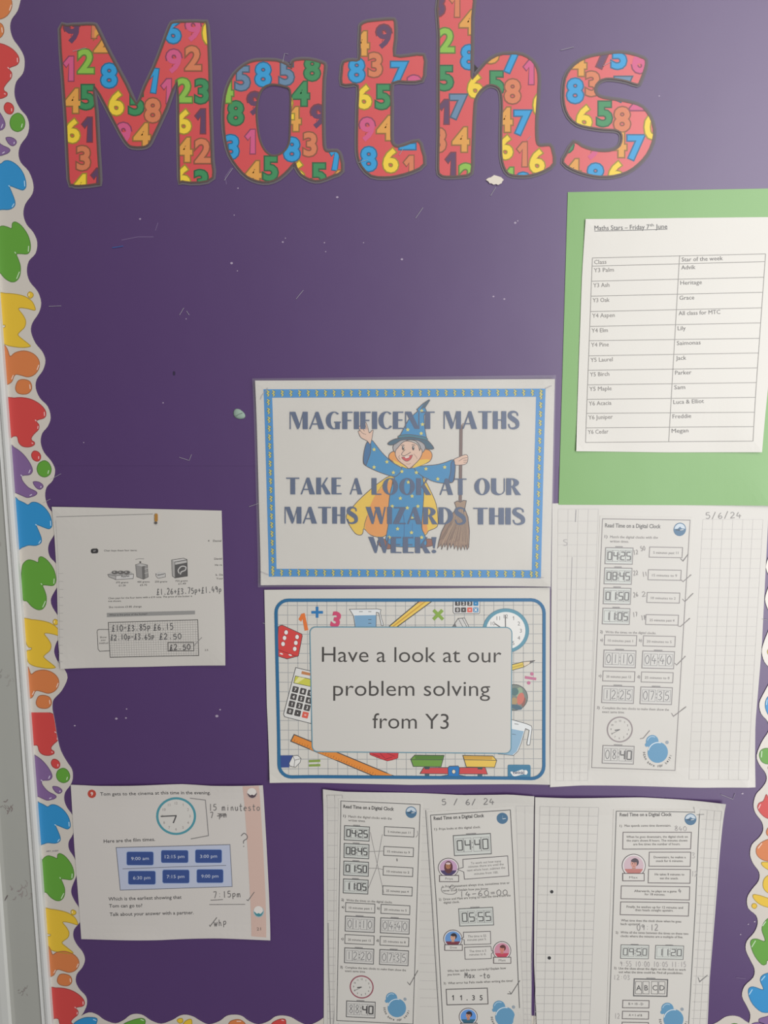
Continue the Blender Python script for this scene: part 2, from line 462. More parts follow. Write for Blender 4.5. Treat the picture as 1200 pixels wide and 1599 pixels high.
# pin marks and creases in the backing paper
ph = Part('pin_marks', Sheet(0.16), wall, 0.05, kind='stuff')
for x, y, r in ((219, 342, 1.6), (372, 294, 1.3), (366, 336, 1.0), (442, 378, 1.6), (446, 372, 1), (362, 411, 2.2), (371, 423, 1), (255, 629, 1.2),
                (131, 691, 1), (527, 308, 2), (507, 379, 1.2), (509, 393, 1), (568, 379, 1), (805, 348, 2), (809, 345, 1.2), (771, 463, 1.6),
                (788, 467, 1.6), (182, 1122, 2.2), (197, 1121, 1.6), (198, 1107, 1.3), (339, 1118, 2.6), (344, 1108, 1.5), (117, 1133, 1.5),
                (1160, 1239, 1.8), (1179, 1439, 1.5), (1169, 1443, 1.2), (1157, 1459, 1.2), (372, 294, 1), (1030, 150, 1.2), (628, 405, 2), (291, 498, 1)):
    ph.fill(ellipse(x, y, r, r * .8, n=7), (170, 155, 175), 1)
for x, y in ((272, 582), (272, 584)): ph.fill(ellipse(x, y, 2, 2.6, n=8), (40, 25, 60), 1)
for q in (((190, 375), (215, 370), (240, 370)), ((243, 360), (247, 348)), ((354, 288), (352, 276), (362, 262)), ((1165, 1528), (1150, 1526))):
    ph.stroke(q, 0.9, (120, 100, 138), 1)
ph.build()

# left frame: white moulding standing proud of the board, dirty white panel beyond it
def strip(name, prof, m, parent=None, y0=-260, y1=1860, **tags):
    """prof: list of (offset in px from the frame's right edge, height mm); swept along the leaning edge"""
    N = 14; V = []; F = []
    for j in range(N + 1):
        py = y0 + (y1 - y0) * j / N
        ex = (py - 430) * 0.0731 - 0.3
        for off, h in prof:
            X, Zz = P(ex + off, py); V.append((X, -h * 0.001, Zz))
    n = len(prof)
    for j in range(N):
        for i in range(n - 1): F.append([j * n + i, (j + 1) * n + i, (j + 1) * n + i + 1, j * n + i + 1])
    me = bpy.data.meshes.new(name); me.from_pydata(V, [], F); me.materials.append(m)
    for p in me.polygons: p.use_smooth = False
    import bmesh
    bm = bmesh.new(); bm.from_mesh(me)
    for f in bm.faces:
        f.normal_update()
        if f.normal.y > 0: f.normal_flip()
    bm.to_mesh(me); bm.free()
    return put(bpy.data.objects.new(name, me), parent, **tags)
FW = mat((214, 214, 210), 0.4, 0.4, 'frame')
t1 = strip('trim_1', [(0, -0.5), (0, 5.0), (-1.5, 6.4), (-4.5, 7.2), (-8.0, 6.8), (-9.0, 4.4), (-11.5, 3.2), (-12.5, 6.0), (-14.5, 6.4), (-15.5, 3.6)], FW, kind='structure')
strip('panel', [(-15.5, 3.6), (-40, 3.4), (-58, 3.2), (-63, 4.2)], mat((176, 176, 168), 0.5, 0.3, 'frame'), t1, label='dirty grey flat of the white frame')
strip('edge_bead', [(-63, 4.2), (-65, 7.5), (-74, 8.2), (-160, 8.2), (-400, 8.2)], mat((212, 212, 206), 0.5, 0.3, 'frame'), t1)
sm = Part('scuff_marks', Sheet(3.55), t1, 0.1, kind='stuff')
rnd = random.Random(4)
def scuff(cx, cy, n, sx, sy, col):
    for i in range(n):
        x = cx + rnd.gauss(0, sx); y = cy + rnd.gauss(0, sy); a = rnd.uniform(0.5, 2.4); L = rnd.uniform(1.5, 6)
        sm.stroke(smooth([(x, y), (x + L * math.cos(a), y + L * math.sin(a)), (x + 1.5 * L * math.cos(a + .4), y + 1.5 * L * math.sin(a + .4))], 3, False), rnd.uniform(.5, 1.3), col, 1)
scuff(3, 1048, 6, 2, 6, (148, 142, 136)); scuff(20, 1052, 6, 5, 5, (168, 164, 156)); scuff(18, 1256, 8, 4, 5, (142, 128, 124))
scuff(8, 1254, 5, 5, 3, (150, 142, 136)); scuff(34, 1386, 18, 8, 9, (160, 150, 145)); scuff(40, 1536, 8, 4, 7, (152, 144, 138)); scuff(3, 852, 3, 2, 5, (165, 160, 152))
sm.stroke([(9, 1405), (15, 1395)], 1.6, (110, 100, 98), 2)
sm.build()

# ================================================================== scalloped borders with paint splats
CREAM = (212, 204, 192)
S3 = lambda p: Z(0, 540, 5.714, p); S4 = lambda p: Z(0, 800, 5.714, p)
OR, RD, GN, PU, BL, YE = (214, 124, 66), (208, 66, 62), (96, 160, 50), (128, 96, 146), (38, 142, 200), (230, 190, 48)
SPL = [
 ('orange', OR, S3([(35, 5), (70, 30), (95, 95), (140, 62), (220, 45), (300, 70), (350, 125), (355, 190), (320, 250), (260, 278), (200, 265), (150, 255), (128, 275), (110, 320), (70, 345), (40, 340), (10, 200)]), [((335, 215), (352, 170)), ((125, 262), (108, 300))]),
 ('orange', OR, S3([(165, 315), (210, 300), (262, 312), (285, 345), (285, 390), (255, 425), (205, 432), (160, 418), (143, 375)]), [((270, 345), (275, 385))]),
 ('red', RD, S3([(60, 480), (130, 465), (210, 462), (290, 480), (360, 520), (405, 570), (415, 615), (395, 645), (345, 660), (330, 675), (352, 705), (348, 745), (310, 785), (285, 820), (290, 845), (312, 860), (308, 885), (260, 903), (205, 895), (172, 862), (158, 810), (120, 808), (80, 830), (50, 700)]), [((400, 590), (402, 625)), ((330, 672), (318, 660)), ((345, 715), (342, 740)), ((288, 865), (300, 872))]),
 ('red', RD, S3([(320, 937), (350, 950), (368, 980), (362, 1015), (335, 1030), (300, 1012), (286, 975), (298, 945)]), [((350, 985), (350, 1008))]),
 ('green', GN, S3([(400, 1024), (440, 1045), (462, 1095), (450, 1145), (405, 1170), (355, 1150), (335, 1100), (352, 1048)]), [((440, 1110), (432, 1140))]),
 ('purple', PU, S3([(60, 880), (130, 905), (200, 955), (255, 1020), (290, 1085), (292, 1125), (265, 1150), (215, 1155), (195, 1170), (210, 1210), (260, 1265), (320, 1295), (335, 1315), (315, 1335), (285, 1345), (245, 1352), (180, 1325), (130, 1305), (80, 1290)]), [((275, 1105), (262, 1135)), ((205, 1165), (190, 1150)), ((290, 1325), (270, 1335))]),
 ('purple', PU, S3([(300, 1215), (345, 1213), (382, 1235), (388, 1260), (360, 1280), (325, 1262)]), [((372, 1250), (368, 1265))]),
 ('blue', BL, S3([(100, 1350), (170, 1378), (220, 1400), (255, 1418), (290, 1395), (340, 1400), (400, 1440), (445, 1500), (465, 1560), (468, 1600), (462, 1618), (440, 1632), (395, 1618), (330, 1595), (345, 1640), (372, 1710), (370, 1755), (325, 1780), (255, 1778), (200, 1798), (130, 1800)]), [((455, 1560), (458, 1605)), ((335, 1600), (320, 1592)), ((368, 1735), (350, 1762))]),
 ('green', GN, S4([(200, 500), (218, 450), (260, 422), (310, 432), (345, 445), (352, 405), (380, 396), (430, 430), (480, 500), (502, 570), (500, 625), (475, 652), (420, 648), (385, 650), (400, 690), (418, 750), (412, 820), (380, 862), (335, 865), (285, 835), (245, 790), (210, 775), (195, 640)]), [((488, 590), (485, 635)), ((380, 645), (370, 632)), ((410, 790), (385, 845))]),
 ('yellow', YE, S4([(190, 958), (290, 955), (390, 968), (460, 990), (515, 1030), (540, 1080), (535, 1100), (480, 1085), (420, 1075), (400, 1085), (435, 1130), (460, 1180), (450, 1230), (410, 1265), (395, 1290), (440, 1330), (490, 1370), (495, 1385), (440, 1390), (370, 1382), (300, 1365), (255, 1330), (240, 1240), (280, 1225), (285, 1205), (245, 1180)]), []),
 ('yellow', YE, S4([(495, 952), (520, 965), (525, 985), (505, 1003), (485, 995), (478, 970)]), [((490, 965), (488, 985))]),
]
def shade(c, k): return tuple(max(0, min(255, int(v * k))) for v in c)
def splat(parent, sheet, pts, col, hl, mp=None, clip=None, lv=0.15):
    p = Part('paint_splat', sheet, parent, lv, mp)
    if clip: p.setclip(clip)
    o = smooth(pts, 3)
    p.fill(o, col, 1); p.stroke(o, 1.1, shade(col, .78), 2, closed=True)
    for h in hl: p.stroke(list(h), 1.3, tuple(int(v * .3 + 255 * .7) for v in col), 3)
    return p
def shift_map(a, b, kx=1.0):
    """carry the printed repeat along the strip: same artwork, moved on the board plane"""
    ax, az = P(*a); bx, bz = P(*b); dx, dz = bx - ax, bz - az
    def f(x, y):
        X, Zz = P(x, y); X += dx; Zz += dz
        d = ROT.transposed() @ (Vector((X, 0, Zz)) - CAM)
        return 600 + 1200 * d.x / -d.z, 799.5 - 1200 * d.y / -d.z
    return f
EDGE_UP = [(33, 0), (28, 17.5), (18.4, 31.5), (16.6, 45.5), (21, 61), (30, 73.5), (37.6, 87.5), (39, 101.5), (36, 115.5), (26, 128), (23, 143.5), (25.4, 157.5),
 (33, 171.5), (42, 182), (46, 196), (43, 212), (33, 226), (29.4, 240), (33, 254), (45.5, 268), (52.5, 287.5), (51, 303), (40, 319), (37, 335), (42, 350.5), (52.5, 363),
 (58.6, 378.5), (56, 396), (45.5, 408), (42.5, 424), (47, 440), (59.5, 455.5), (64.8, 473), (61, 489), (51, 504.5), (49, 518.5), (56, 536), (66.5, 549), (71.4, 563),
 (67.4, 578.5), (57.8, 592.5), (56.4, 606.5), (63, 622), (75, 634.5), (79.6, 652), (75, 666), (66.5, 676.5), (64, 690.5), (69, 706), (80.5, 720), (86.6, 734), (83, 750),
 (73.5, 760.5), (71, 774.5), (75, 790), (84, 803), (88, 816), (85.8, 833), (77.9, 847), (75.6, 858), (78.8, 870), (88, 880), (95, 897), (92, 912), (81.4, 931), (80, 940),
 (83, 949), (92, 963), (100, 979), (97, 993), (89.6, 1001), (85.4, 1013.5), (86, 1022), (91, 1033), (100, 1043), (106, 1058), (97, 1078), (85, 1091), (82.5, 1100), (83, 1112)]
EDGE_LO = [(80, 1088), (82, 1106), (85.8, 1125), (90, 1151), (95.4, 1172), (105, 1189.5), (113, 1202), (113.8, 1216), (110, 1226), (102, 1237), (100.6, 1249), (105, 1261), (113, 1272),
 (118, 1285), (113.8, 1303), (107.6, 1314), (108, 1326), (115.5, 1338), (121, 1352), (120, 1366), (112.6, 1384.6), (111.7, 1395), (117, 1407), (124, 1417.7), (127, 1428), (124.8, 1440),
 (116, 1451), (114.8, 1463), (120.4, 1475), (129, 1486), (133, 1498), (129, 1510), (120.4, 1520.7), (118.7, 1533), (124.8, 1545), (134.4, 1555.6), (136, 1568), (130, 1582), (120, 1595), (118, 1612)]
EDGE_UP = [(30, -50), (38, -30), (38, -14)] + EDGE_UP
SU = Sheet(0.78); SL = Sheet(0.45)
ou = smooth(EDGE_UP, 3, False); ou = ou + [(28, 1112), (-40, 300), (-60, -50)]
ol = smooth(EDGE_LO, 3, False); ol = ol + [(60, 1640), (28, 1085)]
bu = plate('scalloped_border', ou, SU, CREAM, 0.3, rough=0.4, label='upper length of paint-splat border down the left side, beside the letter M', cat='border trim', group='paint splat border strips')
bl = plate('scalloped_border', ol, SL, CREAM, 0.3, rough=0.4, label='lower length of paint-splat border on the left, beside the cinema worksheet', cat='border trim', group='paint splat border strips')
A0 = (69.6, 732)
mu = shift_map(A0, (28, 191.6)); mdn = shift_map(A0, (98.9, 1210.5)); md2 = shift_map((37.6, 604), (101.2, 1529.4))
SPN = [0]
def splats(parent, sheet, mp, y0, y1, clip):
    for i, (name, col, pts, hl) in enumerate(SPL):
        cy = sum(p[1] for p in pts) / len(pts); cx = sum(p[0] for p in pts) / len(pts)
        if not (y0 < (mp(cx, cy)[1] if mp else cy) < y1): continue
        oy = 540 if i < 8 else 800
        hh = [[(x / 5.714, oy + y / 5.714) for x, y in h] for h in hl]
        if mp: pts = [mp(*p) for p in pts]; hh = [[mp(*p) for p in h] for h in hh]
        SPN[0] += 1; splat(parent, sheet, pts, col, hh, clip=clip, lv=.13 + .006 * (SPN[0] % 9)).build()
splats(bu, SU, mu, -60, 545, [ou]); splats(bu, SU, None, 535, 1040, [ou])
# orange blobs at the end of the upper length and the top one
splats(bu, SU, mdn, 1040, 1108, [ou]); splats(bl, SL, mdn, 1108, 1492, [ol]); splats(bl, SL, md2, 1480, 1640, [ol])
tx = Part('printed_text', SL, bl, .2); tx.text('ART_41007', 73, 1330, 92, 1329, 2.2, (90, 80, 110)); tx.build()

# bottom strip
EB = [(112, 1600), (124, 1588), (139, 1580.5), (152, 1584), (163, 1592), (180, 1597.5), (194, 1592), (203, 1585), (213, 1582.6), (224, 1585), (236, 1593), (252, 1598), (270, 1592),
      (280, 1586), (290, 1584), (302, 1587), (312, 1593), (326, 1599), (343, 1594), (354, 1586), (366, 1584), (378, 1586), (389, 1594), (404, 1599), (420, 1594), (430, 1587), (442, 1585.3),
      (455, 1588), (467, 1595), (482, 1600), (498, 1594), (508, 1587), (520, 1585)]
x = 520
while x < 1240:
    EB += [(x + 12, 1588), (x + 24, 1596), (x + 39, 1601), (x + 54, 1596), (x + 66, 1588), (x + 78, 1585.5)]; x += 78
SBm = Sheet(0.47)
ob = smooth(EB, 3, False) + [(1260, 1690), (112, 1690)]
bb = plate('scalloped_border', ob, SBm, CREAM, 0.3, rough=0.4, label='paint-splat border along the very bottom edge of the board', cat='border trim', group='paint splat border strips')
for col, pts, hl in ((BL, [(115, 1599), (128, 1590), (140, 1588), (152, 1590), (150, 1600), (146, 1612), (118, 1612)], [((146, 1591), (151, 1593))]),
                 (GN, [(192, 1600), (206, 1593), (220, 1589.5), (227, 1592), (226, 1600), (218, 1612), (194, 1612)], [((220, 1591), (225, 1593))]),
                 (YE, [(284, 1603), (290, 1594), (299, 1591), (300, 1600), (296, 1612), (280, 1612)], []),
                 (YE, [(277, 1593), (280, 1590), (285, 1590), (286, 1595), (281, 1597)], []),
                 (OR, [(358, 1597), (366, 1592), (376, 1592), (384, 1599), (384, 1612), (358, 1612)], [((370, 1594), (377, 1594))]),
                 (RD, [(424, 1599), (434, 1592), (444, 1590.5), (447, 1595), (444, 1606), (426, 1612)], [((440, 1592), (444, 1593))]),
                 (PU, [(508, 1599), (518, 1593), (527, 1594), (530, 1602), (510, 1612)], []),
                 (GN, [(1136, 1606), (1144, 1598), (1154, 1600), (1150, 1612)], [])):
    splat(bb, SBm, pts, col, hl, clip=[ob]).build()

# right strip
ER = [(1205, 860), (1196, 885), (1204, 905), (1199, 920), (1195, 935), (1199, 950), (1207, 964), (1202, 980), (1193, 1003), (1190, 1018), (1194, 1033), (1203, 1045), (1203, 1062), (1193, 1082), (1186, 1098),
 (1189, 1114), (1199, 1126), (1201, 1140), (1190, 1158), (1182, 1179), (1186, 1193), (1196, 1207), (1197, 1219), (1190, 1230), (1181, 1240), (1177, 1255.7), (1180, 1269), (1190, 1282.7), (1192, 1296), (1185.6, 1307.4), (1174.4, 1318.6), (1171.7, 1334.4), (1176.6, 1348),
 (1185.6, 1361), (1185, 1374.8), (1174.4, 1388.3), (1167, 1401.8), (1168.8, 1417.5), (1181, 1428.8), (1183.4, 1442), (1177.8, 1455.7), (1166.5, 1469), (1165, 1482.7), (1172, 1498.4),
 (1178.4, 1512), (1176.6, 1525.4), (1163, 1539), (1159, 1554.6), (1166.5, 1570.3), (1172, 1583.8), (1169, 1600), (1160, 1625)]
SR = Sheet(0.7)
orr = smooth(ER, 3, False) + [(1300, 1640), (1300, 850)]
br = plate('scalloped_border', orr, SR, CREAM, 0.3, rough=0.4, label='paint-splat border down the lower right edge of the board', cat='border trim', group='paint splat border strips')
E8 = lambda p: Z(1080, 1240, 4.45, p); E9 = lambda p: Z(1010, 1000, 6.316, p)
for col, pts, hl in ((RD, E8([(520, 0), (535, 25), (560, 30), (600, 60), (600, 170), (535, 168), (490, 140), (460, 95), (470, 60), (500, 45)]), [((1184.5, 1262), (1188, 1255))]),
                 (OR, E8([(600, 240), (545, 225), (522, 250), (525, 280), (560, 300), (600, 300)]), []),
                 (OR, E8([(560, 312), (500, 325), (455, 365), (452, 410), (480, 445), (530, 463), (600, 460), (620, 380)]), [((1184, 1324), (1190, 1316))]),
                 (YE, E8([(490, 470), (560, 475), (620, 500), (620, 540), (560, 535), (500, 500)]), []),
                 (YE, E8([(560, 560), (510, 580), (497, 630), (515, 670), (560, 690), (620, 650)]), []),
                 (YE, E8([(430, 695), (480, 702), (540, 722), (620, 740), (620, 790), (560, 790), (480, 765), (435, 725)]), []),
                 (YE, E8([(425, 760), (445, 758), (455, 775), (440, 792), (420, 780)]), []),
                 (GN, E8([(620, 850), (545, 855), (505, 890), (490, 940), (510, 1000), (505, 1020), (455, 1003), (418, 1010), (412, 1045), (440, 1120), (490, 1180), (520, 1175), (530, 1150), (620, 1160)]), [((1174, 1478), (1180, 1468)), ((1191, 1445), (1196, 1438))]),
                 (BL, E8([(620, 1240), (545, 1238), (495, 1255), (478, 1290), (500, 1345), (490, 1355), (430, 1335), (398, 1350), (400, 1400), (430, 1460), (490, 1510), (560, 1510), (620, 1500)]), [((1170, 1552), (1175, 1544)), ((1189, 1530), (1195, 1523))]),
                 (PU, E8([(470, 1560), (510, 1545), (600, 1530), (620, 1590), (560, 1600), (480, 1585)]), []),
                 (PU, E8([(415, 1600), (450, 1582), (500, 1590), (520, 1640), (430, 1640)]), []),
                 (YE, E9([(1190, 110), (1220, 70), (1260, 120), (1220, 160)]), []),
                 (BL, E9([(1260, 540), (1195, 555), (1170, 620), (1180, 690), (1220, 750), (1280, 740)]), [((1197, 1100), (1198, 1092))]),
                 (GN, E9([(1190, 1060), (1130, 1080), (1112, 1130), (1135, 1190), (1190, 1215), (1250, 1190), (1260, 1090)]), [((1189, 1182), (1190, 1172))]),
                 (OR, E9([(1200, 1240), (1260, 1225), (1280, 1300), (1215, 1290)]), [])):
    splat(br, SR, pts, col, hl, clip=[orr]).build()

# ================================================================== the word Maths
OUTL = (92, 70, 62); CARD = (212, 66, 68)
CN = {'P': (92, 56, 92), 'O': (212, 122, 80), 'G': (52, 138, 84), 'L': (138, 186, 66), 'Y': (238, 204, 50), 'A': (222, 156, 66), 'B': (32, 152, 208), 'K': (208, 84, 130), 'S': (98, 132, 162)}
LFILM = bpy.data.materials.new('laminate_rim'); LFILM.use_nodes = True
_b = LFILM.node_tree.nodes['Principled BSDF']; _b.inputs['Base Color'].default_value = (lin(128), lin(120), lin(124), 1)
_b.inputs['Alpha'].default_value = 0.62; _b.inputs['Roughness'].default_value = 0.4
def letter(nm, word, off, sc, outline, holes, nums, h, lifts=()):
    sh = Sheet(0.7, lifts)
    o = smooth(Z(off[0], off[1], sc, outline), 2); hs = [smooth(Z(off[0], off[1], sc, q), 3) for q in holes]
    root = plate('display_letter', expand(o, 4.6), sh, None, 0.25, holes=[expand(q, -2.2) for q in hs], m=LFILM, level=0.0,
                 label=word, cat='letter', group='letters spelling Maths')
    plate('card_face', o, sh, CARD, 0.25, holes=hs, parent=root, level=0.3, rough=0.45)
    p = Part('printed_outline', sh, root, 0.36)
    p.stroke(o, 2.5, OUTL, 8, closed=True)
    for q in hs: p.stroke(q, 2.5, OUTL, 6, closed=True)
    p.build()
    for ni, n in enumerate(nums):
        ch, c, x, y = n[:4]; rot = n[4] if len(n) > 4 else 0; k = n[5] if len(n) > 5 else 1
        q = Part('printed_numeral', sh, root, 0.33 + 0.003 * ni).setclip([o] + hs)
        q.glyph(ch, off[0] + x / sc, off[1] + y / sc, h * k, CN[c], 3, 0.032, rot, outline=shade(CN[c], .66) if c != 'P' else (120, 50, 60))
        if q.f: q.build()
letter('M', 'laminated red letter M patterned with coloured numbers', (60, 0), 4,
 [(140, 185), (180, 165), (260, 160), (345, 158), (368, 178), (420, 285), (480, 400), (550, 530), (617, 655), (670, 545), (725, 430), (780, 290), (825, 170), (850, 145), (940, 141), (1035, 143), (1055, 165), (1068, 400), (1075, 700), (1085, 1000),
  (1092, 1110), (1010, 1140), (900, 1135), (885, 1110), (880, 800), (870, 510), (800, 680), (720, 850), (690, 905), (650, 920), (590, 918), (560, 900), (520, 840), (440, 690), (350, 535), (362, 700), (375, 950), (385, 1130), (370, 1150), (260, 1162), (215, 1155), (195, 1120), (180, 800), (160, 500)], [],
 [('9', 'P', 215, 200, -8), ('1', 'O', 335, 165), ('2', 'L', 300, 385), ('1', 'K', 192, 432), ('2', 'A', 400, 255), ('8', 'B', 445, 475), ('4', 'A', 215, 632), ('5', 'G', 310, 610), ('6', 'Y', 490, 647),
  ('5', 'G', 615, 645), ('8', 'O', 717, 692), ('6', 'Y', 215, 820), ('1', 'P', 308, 812), ('3', 'O', 285, 990), ('4', 'Y', 262, 1165), ('1', 'P', 365, 1130), ('6', 'B', 845, 198), ('9', 'K', 970, 190), ('0', 'Y', 1078, 210),
  ('9', 'K', 850, 388), ('2', 'O', 970, 367), ('1', 'B', 715, 505, 8), ('1', 'K', 802, 572), ('2', 'L', 912, 567), ('3', 'G', 1025, 573), ('6', 'Y', 910, 762), ('1', 'P', 1015, 760), ('4', 'A', 912, 938), ('2', 'O', 1030, 945),
  ('6', 'Y', 905, 1112), ('3', 'G', 1020, 1140), ('9', 'K', 535, 845), ('4', 'A', 650, 848)], 37.5)
letter('a', 'laminated red letter a patterned with coloured numbers', (330, 60), 5.4545,
 [(430, 192), (560, 195), (640, 225), (686, 255), (695, 212), (725, 190), (830, 185), (945, 213), (970, 240), (958, 350), (952, 600), (955, 850), (965, 945), (1000, 968), (1070, 965), (1100, 1010), (1115, 1130), (1040, 1170), (930, 1212), (850, 1205),
  (770, 1160), (730, 1100), (713, 1060), (660, 1120), (580, 1190), (490, 1225), (400, 1218), (310, 1180), (230, 1100), (160, 990), (125, 860), (110, 700), (115, 560), (140, 430), (200, 310), (290, 230), (360, 200)],
 [[(540, 395), (620, 410), (675, 445), (680, 600), (675, 800), (665, 900), (620, 970), (540, 1003), (470, 970), (420, 880), (395, 750), (388, 620), (405, 500), (440, 430), (490, 400)]],
 [('5', 'S', 270, 345), ('8', 'B', 445, 312), ('5', 'S', 645, 300), ('8', 'G', 862, 262), ('4', 'G', 765, 475), ('8', 'G', 212, 640), ('9', 'P', 375, 560), ('3', 'B', 180, 928), ('1', 'K', 335, 882), ('4', 'A', 360, 1150), ('5', 'G', 508, 1112),
  ('8', 'B', 690, 948), ('3', 'O', 845, 905), ('4', 'A', 695, 690), ('9', 'P', 915, 670), ('5', 'G', 920, 1170), ('1', 'B', 1045, 1020, 8), ('6', 'Y', 735, 1150), ('4', 'A', 1055, 1230), ('4', 'L', 120, 450), ('2', 'Y', 640, 590)], 37)
letter('t', 'laminated red letter t patterned with coloured numbers', (520, 0), 4.8,
 [(215, 190), (260, 168), (350, 158), (440, 152), (465, 170), (466, 300), (460, 422), (570, 425), (680, 418), (685, 520), (668, 605), (560, 615), (445, 625), (440, 800), (438, 1020), (450, 1085), (490, 1105), (560, 1085), (640, 1062), (665, 1120), (685, 1230),
  (600, 1285), (480, 1320), (390, 1330), (290, 1318), (220, 1250), (190, 1170), (185, 1050), (190, 800), (192, 645), (130, 635), (70, 632), (72, 540), (85, 470), (150, 458), (202, 450), (205, 330), (210, 220)], [],
 [('9', 'P', 385, 280), ('4', 'A', 210, 330), ('3', 'O', 320, 490), ('8', 'B', 180, 530), ('7', 'B', 500, 558), ('2', 'K', 620, 660), ('6', 'Y', 235, 730), ('5', 'G', 378, 730), ('9', 'K', 260, 975), ('4', 'A', 395, 962), ('8', 'B', 270, 1195),
  ('6', 'Y', 435, 1205), ('1', 'O', 570, 1260), ('2', 'B', 560, 1030)], 37.5)
letter('h', 'laminated red letter h patterned with coloured numbers', (660, 0), 5.332,
 [(145, -90), (410, -90), (412, 150), (410, 400), (408, 640), (440, 635), (530, 530), (620, 470), (720, 452), (830, 462), (910, 510), (955, 580), (965, 680), (955, 850), (945, 1000), (945, 1130), (955, 1200), (990, 1220), (1060, 1215), (1080, 1260), (1092, 1360),
  (1020, 1420), (900, 1460), (800, 1465), (720, 1450), (680, 1390), (660, 1290), (660, 1100), (665, 900), (660, 800), (640, 740), (590, 712), (540, 715), (480, 760), (440, 830), (430, 900), (420, 1100), (412, 1300), (405, 1440), (330, 1465), (200, 1472), (150, 1455), (135, 1400), (140, 1100), (140, 700), (142, 300)], [],
 [('1', 'O', 268, 45), ('4', 'A', 380, 190), ('2', 'L', 200, 340), ('8', 'B', 388, 480), ('5', 'G', 195, 655), ('6', 'Y', 440, 720), ('7', 'S', 300, 893), ('1', 'P', 180, 935), ('3', 'O', 140, 1170), ('4', 'A', 320, 1165), ('1', 'P', 235, 1375), ('2', 'L', 372, 1465),
  ('5', 'G', 615, 700), ('7', 'B', 745, 510), ('1', 'K', 885, 605), ('8', 'O', 750, 765), ('7', 'B', 835, 1025), ('4', 'A', 680, 1000), ('6', 'Y', 690, 1230), ('1', 'O', 830, 1288), ('6', 'Y', 955, 1345), ('9', 'B', 840, 1540), ('8', 'P', 120, 40), ('3', 'A', 580, 430), ('4', 'L', 705, 1500), ('0', 'Y', 990, 880)], 37.5)
letter('s', 'laminated red letter s patterned with coloured numbers', (850, 60), 6,
 [(590, 150), (700, 140), (800, 150), (900, 180), (950, 210), (940, 290), (900, 400), (872, 435), (780, 405), (680, 385), (580, 380), (510, 410), (475, 470), (490, 530), (560, 565), (700, 585), (820, 610), (920, 650), (990, 740), (1025, 850), (1015, 970), (960, 1090), (880, 1180), (780, 1250),
  (650, 1290), (520, 1295), (400, 1275), (270, 1230), (180, 1165), (210, 1090), (280, 975), (350, 1015), (450, 1050), (560, 1062), (650, 1050), (710, 1010), (730, 940), (715, 885), (660, 860), (560, 855), (420, 835), (310, 805), (230, 730), (190, 620), (185, 500), (200, 380), (250, 290), (330, 220), (440, 175)], [],
 [('5', 'B', 700, 175), ('9', 'K', 895, 215, 180), ('7', 'P', 560, 170), ('4', 'A', 315, 240), ('8', 'B', 290, 495), ('3', 'O', 455, 430), ('6', 'Y', 375, 745), ('5', 'G', 565, 712), ('8', 'O', 730, 762), ('7', 'B', 860, 1027), ('9', 'K', 455, 1030), ('4', 'A', 690, 1000),
  ('4', 'A', 262, 1250), ('8', 'B', 480, 1290), ('6', 'Y', 675, 1270), ('0', 'Y', 1015, 835), ('7', 'S', 740, 480), ('2', 'K', 880, 560), ('3', 'G', 210, 960)], 38)

# ================================================================== green card and the list of names
WHITE = (221, 217, 208)
PSTK = (203, 200, 193)
gs = Sheet(0.8, lifts=((1200, 790, 160, 3),))
gc = slab('backing_card', quad((887, 300.4), (1222, 294.4), (1216, 789), (872.7, 788)), gs, (124, 172, 98), 24, 24, 0.4, rough=0.5, spec=1.0,
          label='large green card pinned up at the right behind the list of names', cat='card')
ls = Sheet(1.6, lifts=((1190, 706, 120, 3.0), (900, 704, 70, 1.5), (914, 343, 60, 1)))
nl = slab('name_list', edgefn([(914.4, 343), (1060, 341), (1214, 339.5)], [(1214, 339.5), (1203, 560), (1199.5, 600), (1187.9, 705.8)], [(899.7, 704.3), (1040, 706.3), (1187.9, 705.8)], [(914.4, 343), (909, 430), (904, 570), (899.7, 704.3)]),
          ls, WHITE, 24, 24, 0.25, label='white printed table of class names and stars of the week on the green card', cat='notice')
tb = Part('printed_table', ls, nl)
LY = [403.3, 416.0, 439.5, 462.8, 486.8, 510, 532.2, 555.8, 578.3, 601, 623.6, 645.4, 668, 690.7]
RY = [397, 409, 433.3, 456.8, 481, 504.4, 528.5, 551.3, 574.6, 597.5, 620.5, 643.7, 666, 688.5]
LX = [925.2 + (914.4 - 925.2) * (y - 403.3) / 287.4 for y in LY]; RX = [1195.2 + (1174.5 - 1195.2) * (y - 397) / 291.5 for y in RY]
MX = [1061.2 + (1044.2 - 1061.2) * i / 13 for i in range(14)]
for i in range(14): tb.line(LX[i], LY[i], RX[i], RY[i], 0.9, (140, 136, 130), 2)
tb.stroke(list(zip(LX, LY)), 0.9, (140, 136, 130), 2); tb.stroke(list(zip(RX, RY)), 0.9, (140, 136, 130), 2)
def rowy(i, x): return LY[i] + (RY[i] - LY[i]) * (x - LX[i]) / (RX[i] - LX[i])
MX = [1061.2 + (1044.2 - 1061.2) * (LY[i] - 403.3) / 287.4 for i in range(14)]
tb.stroke([(MX[i], rowy(i, MX[i])) for i in range(14)], 0.9, (140, 136, 130), 2)
tb.build()
tt = Part('printed_text', ls, nl)
GR = (128, 123, 118)
def ltext(s_, x, y, wdt, sl, size=6.3, col=GR): tt.text(s_, x, y, x + wdt, y + sl * wdt, size, col)
ltext('Maths Stars \u2013 Friday 7', 928.5, 360.5, 85.5, -.025, 7.2, (74, 72, 74)); ltext('th', 1014.5, 354, 6.5, -.02, 4, (74, 72, 74)); ltext('June', 1024, 358, 18, -.02, 7.2, (74, 72, 74))
tt.line(928.3, 361.8, 1042, 358.6, 0.8, (74, 72, 74))
